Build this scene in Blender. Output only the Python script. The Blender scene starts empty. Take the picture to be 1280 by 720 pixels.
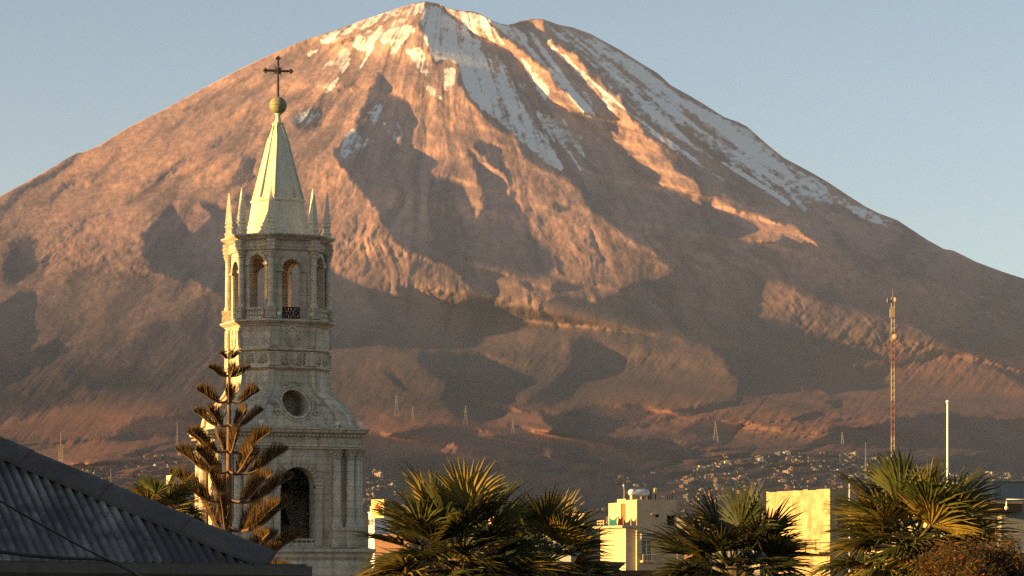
import bpy, bmesh, math, random
from mathutils import Vector, Matrix
import numpy as np
SC = bpy.context.scene
COL = SC.collection
R = math.radians
# ------------------------------------------------------------------ camera
cam_d = bpy.data.cameras.new('camera'); cam = bpy.data.objects.new('camera', cam_d); COL.objects.link(cam)
cam.location = (0, 0, 14.0); cam.rotation_euler = (R(90), 0, 0)
cam_d.sensor_width = 36.0; cam_d.lens = 36.0*3500/1280
cam_d.shift_y = (715-360)/1280
cam_d.clip_start = 0.5; cam_d.clip_end = 80000
SC.camera = cam
# ------------------------------------------------------------------ sky, sun, exposure
AZ, EL = 70.0, 9.0            # low sun to the left, a little behind the camera
sun_dir = Vector((-math.sin(R(AZ))*math.cos(R(EL)), -math.cos(R(AZ))*math.cos(R(EL)), math.sin(R(EL))))
W = bpy.data.worlds.new('World'); SC.world = W; W.use_nodes = True
nt = W.node_tree; bg = nt.nodes['Background']
sky = nt.nodes.new('ShaderNodeTexSky'); sky.sky_type = 'NISHITA'; sky.sun_disc = False
sky.sun_elevation = R(EL); sky.sun_rotation = math.atan2(sun_dir.x, sun_dir.y)
sky.altitude = 2300; sky.air_density = 1.0; sky.dust_density = 2.0; sky.ozone_density = .55
nt.links.new(sky.outputs[0], bg.inputs['Color']); bg.inputs['Strength'].default_value = 0.053
sd = bpy.data.lights.new('sun', 'SUN'); sd.energy = 4.9; sd.angle = R(0.5); sd.color = (1.0, .61, .205)
so = bpy.data.objects.new('sun', sd); COL.objects.link(so)
so.rotation_euler = sun_dir.to_track_quat('Z', 'Y').to_euler()
so.location = (-60, -20, 60)
vs = SC.view_settings; vs.view_transform = 'Standard'; vs.look = 'None'; vs.gamma = 1; vs.exposure = 1.72; vs.use_curve_mapping = False
SC.cycles.use_denoising = False
SC.cycles.max_bounces = 6; SC.cycles.diffuse_bounces = 3; SC.cycles.volume_bounces = 0; SC.cycles.transparent_max_bounces = 8
# ------------------------------------------------------------------ terrain maths
import numpy as np
F = 3500.0; CX = 640.0; HY = 715.0; CAMZ = 14.0
SUN_AZ = math.radians(70.0); SUN_EL = math.radians(9.0)
SDIR = np.array([-math.sin(SUN_AZ)*math.cos(SUN_EL), -math.cos(SUN_AZ)*math.cos(SUN_EL), math.sin(SUN_EL)])
STEP = 1.25
GX = np.arange(-300, 1580, STEP); GY = np.arange(-80, 840, STEP)
NX, NY = len(GX), len(GY)
rng = np.random.default_rng(7)

def blur(a, s):
    """gaussian blur (sigma in photo pixels) by FFT with edge padding"""
    pad = int(3*s/STEP)+2
    b = np.pad(a, pad, mode='edge')
    fy = np.fft.fftfreq(b.shape[0])[:, None]; fx = np.fft.rfftfreq(b.shape[1])[None]
    g = np.exp(-2*(math.pi*s/STEP)**2*(fy**2+fx**2))
    return np.fft.irfft2(np.fft.rfft2(b)*g, b.shape)[pad:-pad, pad:-pad]

def poly_mask(pts):
    pts = np.array(pts, float)
    m = np.zeros((NY, NX))
    x0 = max(0, int((pts[:, 0].min()-GX[0])/STEP)-1); x1 = min(NX, int((pts[:, 0].max()-GX[0])/STEP)+2)
    y0 = max(0, int((pts[:, 1].min()-GY[0])/STEP)-1); y1 = min(NY, int((pts[:, 1].max()-GY[0])/STEP)+2)
    X, Y = np.meshgrid(GX[x0:x1], GY[y0:y1])
    ins = np.zeros(X.shape, bool)
    n = len(pts)
    for i in range(n):
        xa, ya = pts[i]; xb, yb = pts[(i+1) % n]
        if ya == yb: continue
        c = (ya > Y) != (yb > Y)
        ins ^= c & (X < (xb-xa)*(Y-ya)/(yb-ya)+xa)
    m[y0:y1, x0:x1] = ins
    return m

def line_mask(pts, w):
    m = np.full((NY, NX), 1e9)
    X, Y = np.meshgrid(GX, GY)
    for (xa, ya), (xb, yb) in zip(pts[:-1], pts[1:]):
        x0 = max(0, int((min(xa, xb)-20-GX[0])/STEP)); x1 = int((max(xa, xb)+20-GX[0])/STEP)
        y0 = max(0, int((min(ya, yb)-20-GY[0])/STEP)); y1 = int((max(ya, yb)+20-GY[0])/STEP)
        sx, sy = X[y0:y1, x0:x1], Y[y0:y1, x0:x1]
        t = np.clip(((sx-xa)*(xb-xa)+(sy-ya)*(yb-ya))/((xb-xa)**2+(yb-ya)**2), 0, 1)
        d = np.hypot(sx-xa-t*(xb-xa), sy-ya-t*(yb-ya))
        m[y0:y1, x0:x1] = np.minimum(m[y0:y1, x0:x1], d)
    return np.clip(1.0-(m/w)**2, 0, 1)

def vnoise(u, v, seed):
    r = np.random.default_rng(seed).random((256, 256))*2-1
    iu = np.floor(u).astype(int); iv = np.floor(v).astype(int)
    fu = u-iu; fv = v-iv
    fu = fu*fu*fu*(fu*(fu*6-15)+10); fv = fv*fv*fv*(fv*(fv*6-15)+10)
    a = r[iv % 256, iu % 256]; b = r[iv % 256, (iu+1) % 256]; c = r[(iv+1) % 256, iu % 256]; d = r[(iv+1) % 256, (iu+1) % 256]
    return (a*(1-fu)+b*fu)*(1-fv)+(c*(1-fu)+d*fu)*fv

def fbm(u, v, seed, octs=4, gain=.5, ridged=False):
    s = 0; amp = 1; tot = 0
    for o in range(octs):
        n = vnoise(u*2**o+17.3*o, v*2**o+5.1*o, seed+o)
        if ridged: n = 1-2*np.abs(n)
        s = s+amp*n; tot += amp; amp *= gain
    return s/tot

SKY = [(-420,400),(-300,365),(-200,330),(-100,290),(0,245),(30,229),(60,212),(85,197),(96,191),(104,190),(125,181),(160,159),(200,139),(250,112),(300,86),(340,67),(352,62),(380,50),(420,37),(450,26),
       (480,16),(500,9),(518,4),(533,1.5),(547,4),(560,10),(575,13),(590,14),(601,17),(612,24),(625,29),(635,31),(650,26),(662,23.5),(678,23.5),(700,31),(716,34),(738,42),(775,62),(800,78),(822,91),
       (838,106),(860,118),(880,130),(905,146),(922,152),(934,158),(960,181),(980,197),(1010,213),(1036,228),(1060,244),(1082,258),(1098,266),(1122,275),(1160,300),(1180,311),(1192,313),(1220,327),(1255,340),(1280,348),(1350,372),(1450,402),(1700,450)]
SKYX = np.array([p[0] for p in SKY], float); SKYY = np.array([p[1] for p in SKY], float)

HR = np.array([(0,3480),(500,3335),(1260,3060),(1920,2695),(2620,2200),(3100,1967),(3600,1760),(4300,1460),(5000,1200),(6000,920),(7000,690),(8000,520),(9000,385),(10000,275),(11000,190),(12000,122),(13000,72),(14500,22),(15500,1),(16200,-9),(16700,-13),(17000,-14),(40000,-14)], float)
_r = np.arange(0, 40000, 20.0)
_h = np.interp(_r, HR[:, 0], HR[:, 1])
_k = np.exp(-0.5*(np.arange(-30, 31)/12.0)**2); _k /= _k.sum()
_h = np.convolve(np.pad(_h, 30, mode='edge'), _k, 'valid')
MYC = 17000.0; MXC = (545-CX)/F*MYC

def base_depth():
    L = np.zeros((NY, NX)); ys = np.interp(GX, SKYX, SKYY)
    Yd = np.concatenate([np.arange(60, 2000, 10.0), np.arange(2000, 19000, 20.0)])
    bq = (HY-GY)/F
    for i, px in enumerate(GX):
        a = (px-CX)/F
        r = np.hypot(a*Yd-MXC, Yd-MYC)
        b = np.interp(r, _r, _h)/Yd
        k = int(np.argmax(b)); k = max(10, k-22)
        be = b[k]; bs = (HY-ys[i])/F
        bc = np.where(bq < .02, bq, .02+(bq-.02)*(be-.02)/(bs-.02))
        L[:, i] = np.log(np.interp(bc, b[:k+1], Yd[:k+1]))
        over = bc > be
        L[over, i] += (bq[over]-bs)*1.5
    return L, ys

SHADE = -0.04
# (light, feather, polygon) painted in order: how much sun each slope of the mountain faces
PAINT = [
 # right flank, turned away from the sun
 (SHADE, 1.5, [(527,22),(531,0),(560,-20),(1700,200),(1700,520),(1280,466),(1235,451),(1215,443),(1180,445),(1120,460),(1060,480),(1040,494),(1025,486),(960,489),(917,494),(917,470),(905,450),(885,436),(845,425),(815,422),(785,417),(740,409),(697,404),(660,412),(640,398),(668,384),(700,368),(732,372),(745,378),(775,360),(805,350),(840,342),(827,331),(817,315),(805,305),(792,305),(777,290),(760,279),(752,270),(735,260),(727,243),(715,229),(685,215),(662,202),(650,187),(640,170),(617,160),(600,147),(592,132),(580,120),(572,108),(575,95),(570,78),(560,72),(545,80),(537,66),(532,48),(525,35)]),
 # central hollow
 (SHADE, 1.2, [(417,185),(440,165),(448,140),(462,120),(470,95),(475,88),(485,100),(487,118),(500,118),(512,130),(511,150),(516,165),(510,182),(524,192),(516,205),(530,214),(560,222),(578,230),(583,245),(590,262),(598,271),(602,262),(600,240),(596,225),(588,200),(580,192),(577,187),(592,187),(596,172),(607,176),(620,180),(625,195),(632,210),(636,225),(640,237),(648,240),(644,250),(655,265),(662,275),(664,295),(660,315),(662,330),(675,341),(690,346),(720,350),(745,355),(720,359),(700,367),(690,363),(680,351),(660,347),(645,346),(630,341),(612,338),(612,346),(622,357),(620,367),(608,380),(595,392),(575,386),(561,384),(582,372),(583,357),(575,345),(560,335),(548,328),(535,323),(515,317),(500,305),(490,295),(480,280),(470,265),(462,255),(440,225),(425,208),(416,195)]),
 (.18, 1.5, [(449,150),(458,143),(460,154),(452,152)]),
 (.3, 1.0, [(477,150),(481,149),(483,156),(479,157)]),
 (.3, 1.0, [(490,175),(497,170),(499,181),(492,183)]),
 (.36, 1.2, [(573,205),(578,190),(583,200),(592,215),(594,235),(600,262),(597,270),(585,250),(580,228),(576,215)]),
 (.38, 1.2, [(583,184),(600,192),(614,206),(628,218),(640,238),(637,245),(628,232),(618,222),(606,206),(594,194)]),
 # hollow below the left lobe and behind the bell tower
 (SHADE, 1.5, [(405,346),(425,355),(447,366),(465,372),(478,366),(490,368),(508,379),(500,368),(496,352),(510,356),(525,366),(550,376),(562,386),(580,386),(600,392),(612,379),(635,384),(600,396),(560,412),(540,422),(522,432),(500,438),(470,431),(440,427),(412,429),(300,440),(285,385),(277,368),(257,357),(217,347),(187,340),(183,325),(172,293),(190,280),(203,262),(214,252),(222,263),(231,293),(247,287),(263,270),(249,250),(262,252),(280,262),(288,275),(330,290),(372,320)]),
 (.06, 6, [(285,378),(240,388),(205,405),(160,425),(120,445),(140,455),(215,465),(240,490),(280,500),(412,500),(412,425),(300,420)]),
 # ridge in the middle
 (.2, 1.5, [(612,338),(625,340),(640,346),(662,349),(687,347),(690,354),(683,361),(676,358),(662,356),(655,362),(652,373),(640,372),(630,382),(612,379),(617,370),(622,360),(614,350),(610,343)]),
 (SHADE, 1.0, [(645,352),(652,358),(660,366),(668,362),(655,352)]),
 (SHADE, 1.0, [(626,372),(634,366),(636,374),(628,381)]),
 (SHADE, .8, [(690,316),(696,318),(702,330),(708,340),(700,338),(693,328)]),
 (SHADE, .8, [(666,262),(675,272),(678,284),(670,280)]),
 (SHADE, .7, [(688,258),(694,250),(700,256),(713,254),(711,262),(700,266),(692,262)]),
 # lit strip A
 (.5, 1.0, [(552,9),(567,10),(585,14),(600,16),(610,25),(625,47),(655,67),(685,92),(700,110),(720,125),(733,146),(710,138),(695,133),(672,121),(667,105),(657,86),(637,68),(625,57),(605,48),(587,41),(580,28),(567,20),(556,16)]),
 # lit strip B
 (.42, 1.2, [(661,24),(677,24),(677,33),(692,52),(717,71),(736,90),(752,107),(774,125),(787,147),(802,160),(802,170),(826,182),(832,195),(847,215),(873,232),(878,252),(867,271),(862,268),(867,255),(860,243),(840,237),(810,228),(795,216),(787,197),(779,192),(785,186),(760,178),(740,161),(735,151),(747,155),(770,170),(766,150),(755,136),(746,120),(734,103),(719,86),(699,68),(684,53),(666,33)]),
 (.1, 4, [(815,165),(835,172),(850,200),(838,205),(822,185)]),
 # lit outcrop C
 (.3, 1.5, [(892,252),(910,256),(922,266),(957,270),(967,277),(992,282),(1023,309),(1005,305),(982,292),(970,299),(942,299),(920,295),(914,284),(917,278),(908,270),(897,280),(884,275),(889,262)]),
 (SHADE, .8, [(896,270),(905,271),(915,277),(908,280),(898,278)]),
 (.12, 4, [(880,232),(900,236),(925,250),(900,250),(885,245)]),
 # dim spur D
 (.08, 4, [(942,366),(964,353),(980,357),(1011,371),(1049,385),(1099,394),(1146,410),(1186,432),(1150,442),(1100,452),(1050,470),(1060,440),(1050,425),(1005,424),(985,395),(946,393)]),
 (.16, 3, [(942,366),(964,353),(980,357),(1000,367),(985,385),(965,392),(946,393)]),
 # middle hills
 (.22, 4, [(520,433),(540,424),(580,413),(640,398),(668,384),(700,400),(740,410),(785,417),(845,425),(885,436),(905,450),(917,472),(918,493),(865,500),(820,510),(790,502),(720,506),(690,517),(640,508),(600,500),(560,470)]),
 (.24, 3, [(700,405),(740,410),(785,418),(840,425),(800,440),(770,436),(720,420)]),
 (.24, 3, [(810,450),(850,445),(900,455),(918,475),(915,492),(870,498),(840,490),(815,480)]),
 (SHADE, 2.5, [(522,437),(550,436),(575,441),(612,447),(625,458),(640,466),(655,473),(648,490),(635,501),(625,512),(605,527),(575,524),(560,512),(550,500),(553,488),(545,475),(530,465),(522,452)]),
 (SHADE, 3, [(712,425),(740,421),(776,442),(766,458),(740,470),(722,476),(715,500),(690,505),(655,502),(677,485),(690,475),(720,455)]),
 (SHADE, 2, [(625,512),(650,510),(690,517),(727,508),(790,505),(812,511),(800,526),(770,532),(745,545),(780,545),(835,550),(852,556),(895,552),(878,562),(840,573),(807,577),(795,588),(845,590),(830,602),(790,606),(765,625),(755,660),(400,660),(400,540),(480,542),(530,534),(560,528),(600,528)]),
 (.27, 1.2, [(447,522),(470,520),(491,519),(497,530),(480,540),(448,538)]),
 (.22, 1.2, [(490,535),(510,525),(530,525),(528,532),(510,536),(485,541)]),
 (.28, 1, [(604,528),(625,517),(645,513),(675,517),(690,536),(680,539),(640,532)]),
 (.3, .8, [(594,540),(612,539),(630,540),(618,543),(597,543)]),
 (.3, .8, [(549,563),(562,550),(573,563),(560,565)]),
 (.26, .8, [(667,566),(685,560),(687,567),(672,571)]),
 (.19, 3, [(412,432),(440,429),(470,433),(500,440),(515,452),(525,466),(552,478),(550,490),(520,495),(490,492),(460,498),(430,503),(412,500)]),
 (SHADE, 2, [(476,460),(490,468),(505,480),(515,490),(505,490),(490,480)]),
 (.13, 3, [(450,508),(500,494),(540,500),(562,512),(562,526),(500,522),(450,520)]),
 # brown hill E and eroded plateau F
 (.16, 2, [(1045,492),(1060,484),(1075,472),(1120,460),(1160,451),(1197,441),(1215,443),(1235,451),(1280,470),(1400,520),(1400,530),(1280,511),(1260,507),(1222,513),(1177,506),(1122,501),(1080,500)]),
 (SHADE, 2, [(1235,452),(1290,476),(1330,500),(1290,490),(1260,472)]),
 (.17, 1.5, [(744,545),(770,532),(800,525),(810,512),(825,510),(865,500),(915,495),(960,490),(1025,486),(1035,492),(1055,500),(1120,502),(1175,511),(1225,513),(1280,512),(1320,518),(1280,524),(1222,520),(1185,516),(1155,516),(1120,521),(1090,531),(1067,529),(1035,530),(1035,541),(1032,553),(960,553),(902,551),(890,549),(860,552),(852,556),(835,549),(780,545)]),
 (SHADE, 1.2, [(845,536),(860,530),(880,520),(902,527),(930,531),(922,541),(905,549),(890,548),(860,543)]),
 (SHADE, 1, [(985,522),(1000,517),(1020,516),(1030,519),(1012,522),(1000,526)]),
 (SHADE, 1, [(1030,500),(1048,498),(1055,506),(1040,508)]),
 (SHADE, 1.2, [(775,538),(800,528),(830,522),(870,512),(868,516),(830,527),(800,534)]),
 (SHADE, 1.2, [(840,512),(880,504),(930,498),(925,502),(880,510),(845,517)]),
 (SHADE, 1.5, [(1000,555),(1018,548),(1034,540),(1046,533),(1067,530),(1090,532),(1120,522),(1155,517),(1200,517),(1222,520),(1280,524),(1400,530),(1400,556),(1255,554),(1180,554),(1100,555)]),
 (.11, 1.5, [(860,561),(885,556),(960,555),(1040,556),(1100,558),(1180,556),(1255,556),(1232,563),(1150,569),(1040,571),(960,567),(900,570)]),
 (SHADE, 3, [(1180,575),(1230,565),(1265,556),(1400,556),(1400,600),(1280,592),(1200,590)]),
 # left: hollows and reddish hills
 (.0, 2.5, [(15,303),(28,296),(40,297),(38,315),(38,330),(22,353),(8,356),(3,335),(6,322)]),
 (SHADE, 2, [(-60,400),(0,379),(22,367),(45,363),(43,378),(32,393),(28,404),(40,410),(40,425),(32,430),(37,441),(55,430),(72,422),(82,435),(75,447),(50,457),(30,466),(20,476),(-60,482)]),
 (.01, 4, [(-60,470),(0,478),(30,488),(60,490),(90,490),(85,478),(70,455),(105,452),(140,455),(215,465),(228,482),(190,492),(150,496),(110,503),(60,513),(0,528),(-60,535)]),
 (.16, 3, [(8,477),(40,460),(62,455),(60,478),(30,487)]),
 (.14, 3, [(85,490),(100,478),(110,490),(140,486),(180,485),(190,492),(140,497),(100,500)]),
 (.02, 2, [(95,190),(101,192),(76,211),(50,233),(22,246),(6,266),(-8,280),(-8,258),(20,240),(60,211)]),
 (.04, 2, [(58,250),(75,234),(96,220),(98,232),(70,246),(60,257)]),
 (.08, 2, [(98,232),(120,212),(146,189),(151,195),(126,220),(105,236)]),
 (.07, 2, [(68,291),(98,272),(137,264),(112,275),(76,293)]),
 (.03, 1.5, [(198,219),(215,206),(236,195),(229,206),(211,218),(199,222)]),
 (.09, 2, [(172,238),(186,226),(212,215),(205,224),(185,236)]),
 (.08, 2, [(250,188),(262,170),(290,157),(286,166),(271,181),(256,191)]),
 (.0, 1.6, [(280,233),(292,213),(307,194),(320,197),(320,212),(312,226),(290,232)]),
 (.04, 2, [(294,250),(300,241),(312,240),(314,262),(298,262)]),
 (.05, 2, [(360,148),(370,140),(382,132),(392,132),(402,137),(408,147),(396,160),(380,166),(368,158)]),
 (.04, 1.2, [(416,112),(430,106),(445,101),(450,107),(437,112),(420,118)]),
 (.02, .8, [(420,54),(450,46),(460,44),(445,51),(425,57)]),
 (.18, 3, [(-60,545),(0,529),(40,520),(90,508),(130,502),(170,500),(205,508),(212,515),(190,520),(165,525),(140,540),(120,550),(90,548),(60,545),(20,546),(0,545)]),
 (SHADE, 2, [(120,552),(145,540),(175,522),(215,518),(280,505),(280,545),(215,545),(180,548),(135,552)]),
 (.17, 2.5, [(5,556),(60,560),(100,549),(140,553),(190,547),(228,549),(200,559),(150,570),(110,579),(60,573)]),
]

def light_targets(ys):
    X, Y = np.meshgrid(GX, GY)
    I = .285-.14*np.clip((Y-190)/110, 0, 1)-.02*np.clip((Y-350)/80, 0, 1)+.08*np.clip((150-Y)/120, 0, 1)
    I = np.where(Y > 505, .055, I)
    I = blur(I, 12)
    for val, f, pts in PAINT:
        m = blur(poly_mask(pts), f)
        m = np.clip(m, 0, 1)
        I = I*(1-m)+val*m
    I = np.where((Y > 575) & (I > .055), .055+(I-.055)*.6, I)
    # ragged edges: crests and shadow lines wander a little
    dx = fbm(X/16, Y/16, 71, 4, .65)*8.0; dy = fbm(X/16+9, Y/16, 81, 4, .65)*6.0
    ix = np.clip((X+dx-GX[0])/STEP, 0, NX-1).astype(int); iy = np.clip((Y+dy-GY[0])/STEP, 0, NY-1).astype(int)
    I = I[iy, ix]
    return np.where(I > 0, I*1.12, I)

def solve(R, mu=.05, eps=2.0):
    """relief whose slope towards the sun changes by R (least squares, FFT)"""
    wx, wy = SDIR[0]+0*1., SDIR[2]+.09*math.cos(SUN_AZ)
    py0, px0 = NY//4, NX//6
    P = np.pad(R, ((py0, py0), (px0, px0)))
    ky = np.fft.fftfreq(P.shape[0], STEP/F)[:, None]*2*math.pi*-1
    kx = np.fft.rfftfreq(P.shape[1], STEP/F)[None]*2*math.pi
    d = 1j*(wx*kx+wy*ky); c2 = (wx*ky-wy*kx)**2
    out = np.fft.irfft2(np.fft.rfft2(P)*np.conj(d)/(np.abs(d)**2+mu*c2+eps), P.shape)
    return out[py0:-py0, px0:-px0]

def grads(L):
    gy, gx = np.gradient(L, STEP/F)
    return gx, -gy

def shade_of(L):
    p, q = grads(L)
    a = (GX-CX)[None]/F; b = (HY-GY)[:, None]/F
    s = p*SDIR[0]+q*SDIR[2]-(1+p*a+q*b)*SDIR[1]
    return s, np.sqrt(p*p+q*q+(1+p*a+q*b)**2), p, q

def terrain_relief():
    L0, ys = base_depth()
    I = light_targets(ys)
    X, Y = np.meshgrid(GX, GY)
    # gullies running down from the summit, and rougher ground on the hills
    th = np.degrees(np.arctan2(X-540, Y+60)); ro = np.hypot(X-540, Y+60)
    wth = th+fbm(X/60, Y/60, 50, 3)*3.5
    fade = np.clip((640-Y)/140, .06, 1)
    n = fbm(wth/6.5, ro/120, 11, 4, .5, True)*.0012*np.clip(ro/250, .35, 1.2)
    n += fbm(wth/2.2, ro/38, 21, 4, .6, True)*.00045*np.clip(ro/250, .3, 1.2)
    n += fbm(X/26, Y/20, 31, 4, .55)*.0009
    n += fbm(X/7+3, Y/6, 41, 3, .6)*.0004
    hill = np.clip((Y-380)/100, 0, 1)
    n += hill*(fbm(X/38+Y/70, Y/15, 61, 3, .5, True)*.0008+fbm((X+.9*Y)/14, (X-Y)/75, 62, 4, .6, True)*.0016)
    plat = blur(poly_mask([(740,548),(800,520),(830,505),(960,486),(1040,490),(1180,508),(1120,530),(1040,556),(860,560)]), 6)
    n += plat*fbm(X/34+Y/9, Y/5.5, 65, 3, .55, True)*.0042
    lowl = np.clip((Y-545)/30, 0, 1)*np.clip((650-Y)/30, 0, 1)
    n += lowl*fbm(X/55+Y/16, Y/9, 66, 3, .5, True)*.02
    n *= fade
    act = np.clip((Y-ys[None]+6)/8, 0, 1)*np.clip((660-Y)/30, 0, 1)*np.clip((X+260)/120, 0, 1)*np.clip((1540-X)/120, 0, 1)
    L = L0+n*.0
    s0, N0, p0, q0 = shade_of(blur(L0, 4))
    N0 = np.minimum(blur(N0, 10), 20.0)
    sh = np.clip((.08-I)/.1, 0, 1)
    Ln = L0+n*(1-.7*blur(sh, 2))
    s1 = shade_of(Ln)[0]-shade_of(L0)[0]
    T = I*np.where(I < 0, 2.2, N0)+s1*(1-sh)+np.minimum(s1, 0)*sh*.5
    L = Ln
    for it in range(9):
        s, N1 = shade_of(L)[:2]
        if it: T = I*np.where(I < 0, 2.2, np.minimum(blur(N1, 5), 20.0))+s1*(1-sh)+np.minimum(s1, 0)*sh*.5
        R = np.clip((T-s)*act, -12, 12)
        L = L+solve(R)
    return L, ys, I, L0
# ------------------------------------------------------------------ helpers
def tag(o, label=None, cat=None, group=None, kind=None):
    if label: o['label'] = label
    if cat: o['category'] = cat
    if group: o['group'] = group
    if kind: o['kind'] = kind
    return o

def at(px, py, Y):
    return Vector(((px-640)/3500*Y, Y, 14+(715-py)/3500*Y))

class NT:
    def __init__(s, name, rough=.8, spec=.3):
        s.m = bpy.data.materials.new(name); s.m.use_nodes = True
        s.t = s.m.node_tree; s.b = s.t.nodes['Principled BSDF']
        s.b.inputs['Roughness'].default_value = rough
        s.b.inputs['Specular IOR Level'].default_value = spec
    def n(s, ty, **kw):
        n = s.t.nodes.new(ty)
        for k, v in kw.items():
            if k in n.inputs.keys(): n.inputs[k].default_value = v
            else: setattr(n, k, v)
        return n
    def l(s, a, b): s.t.links.new(a, b)
    def coords(s, scale=(1, 1, 1), kind='Object', rot=(0, 0, 0)):
        tc = s.n('ShaderNodeTexCoord'); mp = s.n('ShaderNodeMapping')
        mp.inputs['Scale'].default_value = scale; mp.inputs['Rotation'].default_value = rot
        s.l(tc.outputs[kind], mp.inputs[0]); return mp.outputs[0]
    def noise(s, co, scale, detail=4, rough=.6, dist=0):
        n = s.n('ShaderNodeTexNoise'); n.inputs['Scale'].default_value = scale; n.inputs['Detail'].default_value = detail
        n.inputs['Roughness'].default_value = rough; n.inputs['Distortion'].default_value = dist
        s.l(co, n.inputs['Vector']); return n.outputs[0]
    def ramp(s, f, stops):
        r = s.n('ShaderNodeValToRGB'); e = r.color_ramp.elements
        while len(e) < len(stops): e.new(.5)
        for k, (p, c) in zip(e, stops):
            k.position = p; k.color = (c if hasattr(c, '__len__') else (c, c, c))+(1,) if hasattr(c, '__len__') else (c, c, c, 1)
        s.l(f, r.inputs[0]); return r.outputs[0]
    def mix(s, f, a, b, mode='MIX'):
        m = s.n('ShaderNodeMix'); m.data_type = 'RGBA'; m.blend_type = mode
        for sock, v in ((m.inputs[0], f), (m.inputs[6], a), (m.inputs[7], b)):
            if hasattr(v, 'is_output'): s.l(v, sock)
            elif hasattr(v, '__len__'): sock.default_value = tuple(v)+(1,)
            else: sock.default_value = v
        return m.outputs[2]
    def math(s, op, a, b=0.0, clamp=False):
        m = s.n('ShaderNodeMath'); m.operation = op; m.use_clamp = clamp
        for sock, v in ((m.inputs[0], a), (m.inputs[1], b)):
            if hasattr(v, 'is_output'): s.l(v, sock)
            else: sock.default_value = v
        return m.outputs[0]
    def attr(s, name):
        a = s.n('ShaderNodeAttribute'); a.attribute_name = name; return a.outputs['Fac']
    def color(s, c):
        if hasattr(c, 'is_output'): s.l(c, s.b.inputs['Base Color'])
        else: s.b.inputs['Base Color'].default_value = tuple(c)+(1,)
        return s
    def bump(s, h, strength=.3, dist=.02):
        b = s.n('ShaderNodeBump'); b.inputs['Strength'].default_value = strength; b.inputs['Distance'].default_value = dist
        s.l(h, b.inputs['Height']); s.l(b.outputs[0], s.b.inputs['Normal']); return s

def weathered(name, base, dark, scale=2.0, amount=.5, rough=.85, spec=.25, streak=True, metal=0.0):
    """a base colour with blotches of wear and streaks running down"""
    k = NT(name, rough, spec); co = k.coords(); k.b.inputs['Metallic'].default_value = metal
    a = k.ramp(k.noise(co, scale, 6, .65), [(.35, 0.0), (.72, 1.0)])
    c = k.mix(k.math('MULTIPLY', a, amount), base, dark)
    if streak:
        cs = k.coords((6*scale, 6*scale, .5*scale))
        st = k.ramp(k.noise(cs, 1.0, 3), [(.5, 0.0), (.75, 1.0)])
        c = k.mix(k.math('MULTIPLY', st, amount*.6), c, dark)
    fine = k.ramp(k.noise(co, scale*14, 2), [(.3, .82), (.7, 1.1)])
    c = k.mix(1.0, c, fine, 'MULTIPLY')
    k.color(c); k.bump(k.noise(co, scale*10, 3), .25, .02)
    return k.m
# ------------------------------------------------------------------ mesh helpers
def new_obj(name, bm, mat=None, parent=None, smooth=False, loc=None):
    me = bpy.data.meshes.new(name); bm.normal_update(); bm.to_mesh(me); bm.free()
    if smooth:
        for p in me.polygons: p.use_smooth = True
    o = bpy.data.objects.new(name, me); COL.objects.link(o)
    if mat is not None:
        for m in (mat if isinstance(mat, (list, tuple)) else [mat]): me.materials.append(m)
    if parent is not None: o.parent = parent
    if loc is not None: o.location = loc
    return o

def empty(name, loc=(0, 0, 0), rz=0.0):
    o = bpy.data.objects.new(name, None); COL.objects.link(o); o.location = loc; o.rotation_euler = (0, 0, rz); o.empty_display_size = .5
    return o

def box(bm, x0, x1, y0, y1, z0, z1, mi=0):
    v = [bm.verts.new(p) for p in ((x0,y0,z0),(x1,y0,z0),(x1,y1,z0),(x0,y1,z0),(x0,y0,z1),(x1,y0,z1),(x1,y1,z1),(x0,y1,z1))]
    for f in ((0,3,2,1),(4,5,6,7),(0,1,5,4),(1,2,6,5),(2,3,7,6),(3,0,4,7)):
        bm.faces.new([v[i] for i in f]).material_index = mi
    return v

def rings(bm, pts_list, cap0=True, cap1=True, mi=0):
    """skin a stack of closed rings (same point count)"""
    vs_ = [[bm.verts.new(p) for p in r] for r in pts_list]
    n = len(vs_[0])
    for a, b in zip(vs_[:-1], vs_[1:]):
        for i in range(n):
            bm.faces.new((a[i], a[(i+1) % n], b[(i+1) % n], b[i])).material_index = mi
    if cap0: bm.faces.new(list(reversed(vs_[0]))).material_index = mi
    if cap1: bm.faces.new(vs_[-1]).material_index = mi
    return vs_

def lathe(bm, prof, n=12, cx=0, cy=0, mi=0):
    return rings(bm, [[(cx+r*math.cos(2*math.pi*i/n), cy+r*math.sin(2*math.pi*i/n), z) for i in range(n)] for r, z in prof], mi=mi)

def tube(bm, pts, rad, n=6, mi=0, caps=True):
    """rad: number or list; a tube along a polyline"""
    pts = [Vector(p) for p in pts]; rs = []
    for i, p in enumerate(pts):
        t = (pts[min(i+1, len(pts)-1)]-pts[max(i-1, 0)])
        if t.length < 1e-9: t = Vector((0, 0, 1))
        t.normalize()
        up = Vector((0, 0, 1)) if abs(t.z) < .95 else Vector((1, 0, 0))
        a = t.cross(up).normalized(); b = a.cross(t).normalized()
        r = rad[i] if hasattr(rad, '__len__') else rad
        rs.append([p+(a*math.cos(2*math.pi*k/n)+b*math.sin(2*math.pi*k/n))*r for k in range(n)])
    return rings(bm, rs, caps, caps, mi)

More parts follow.
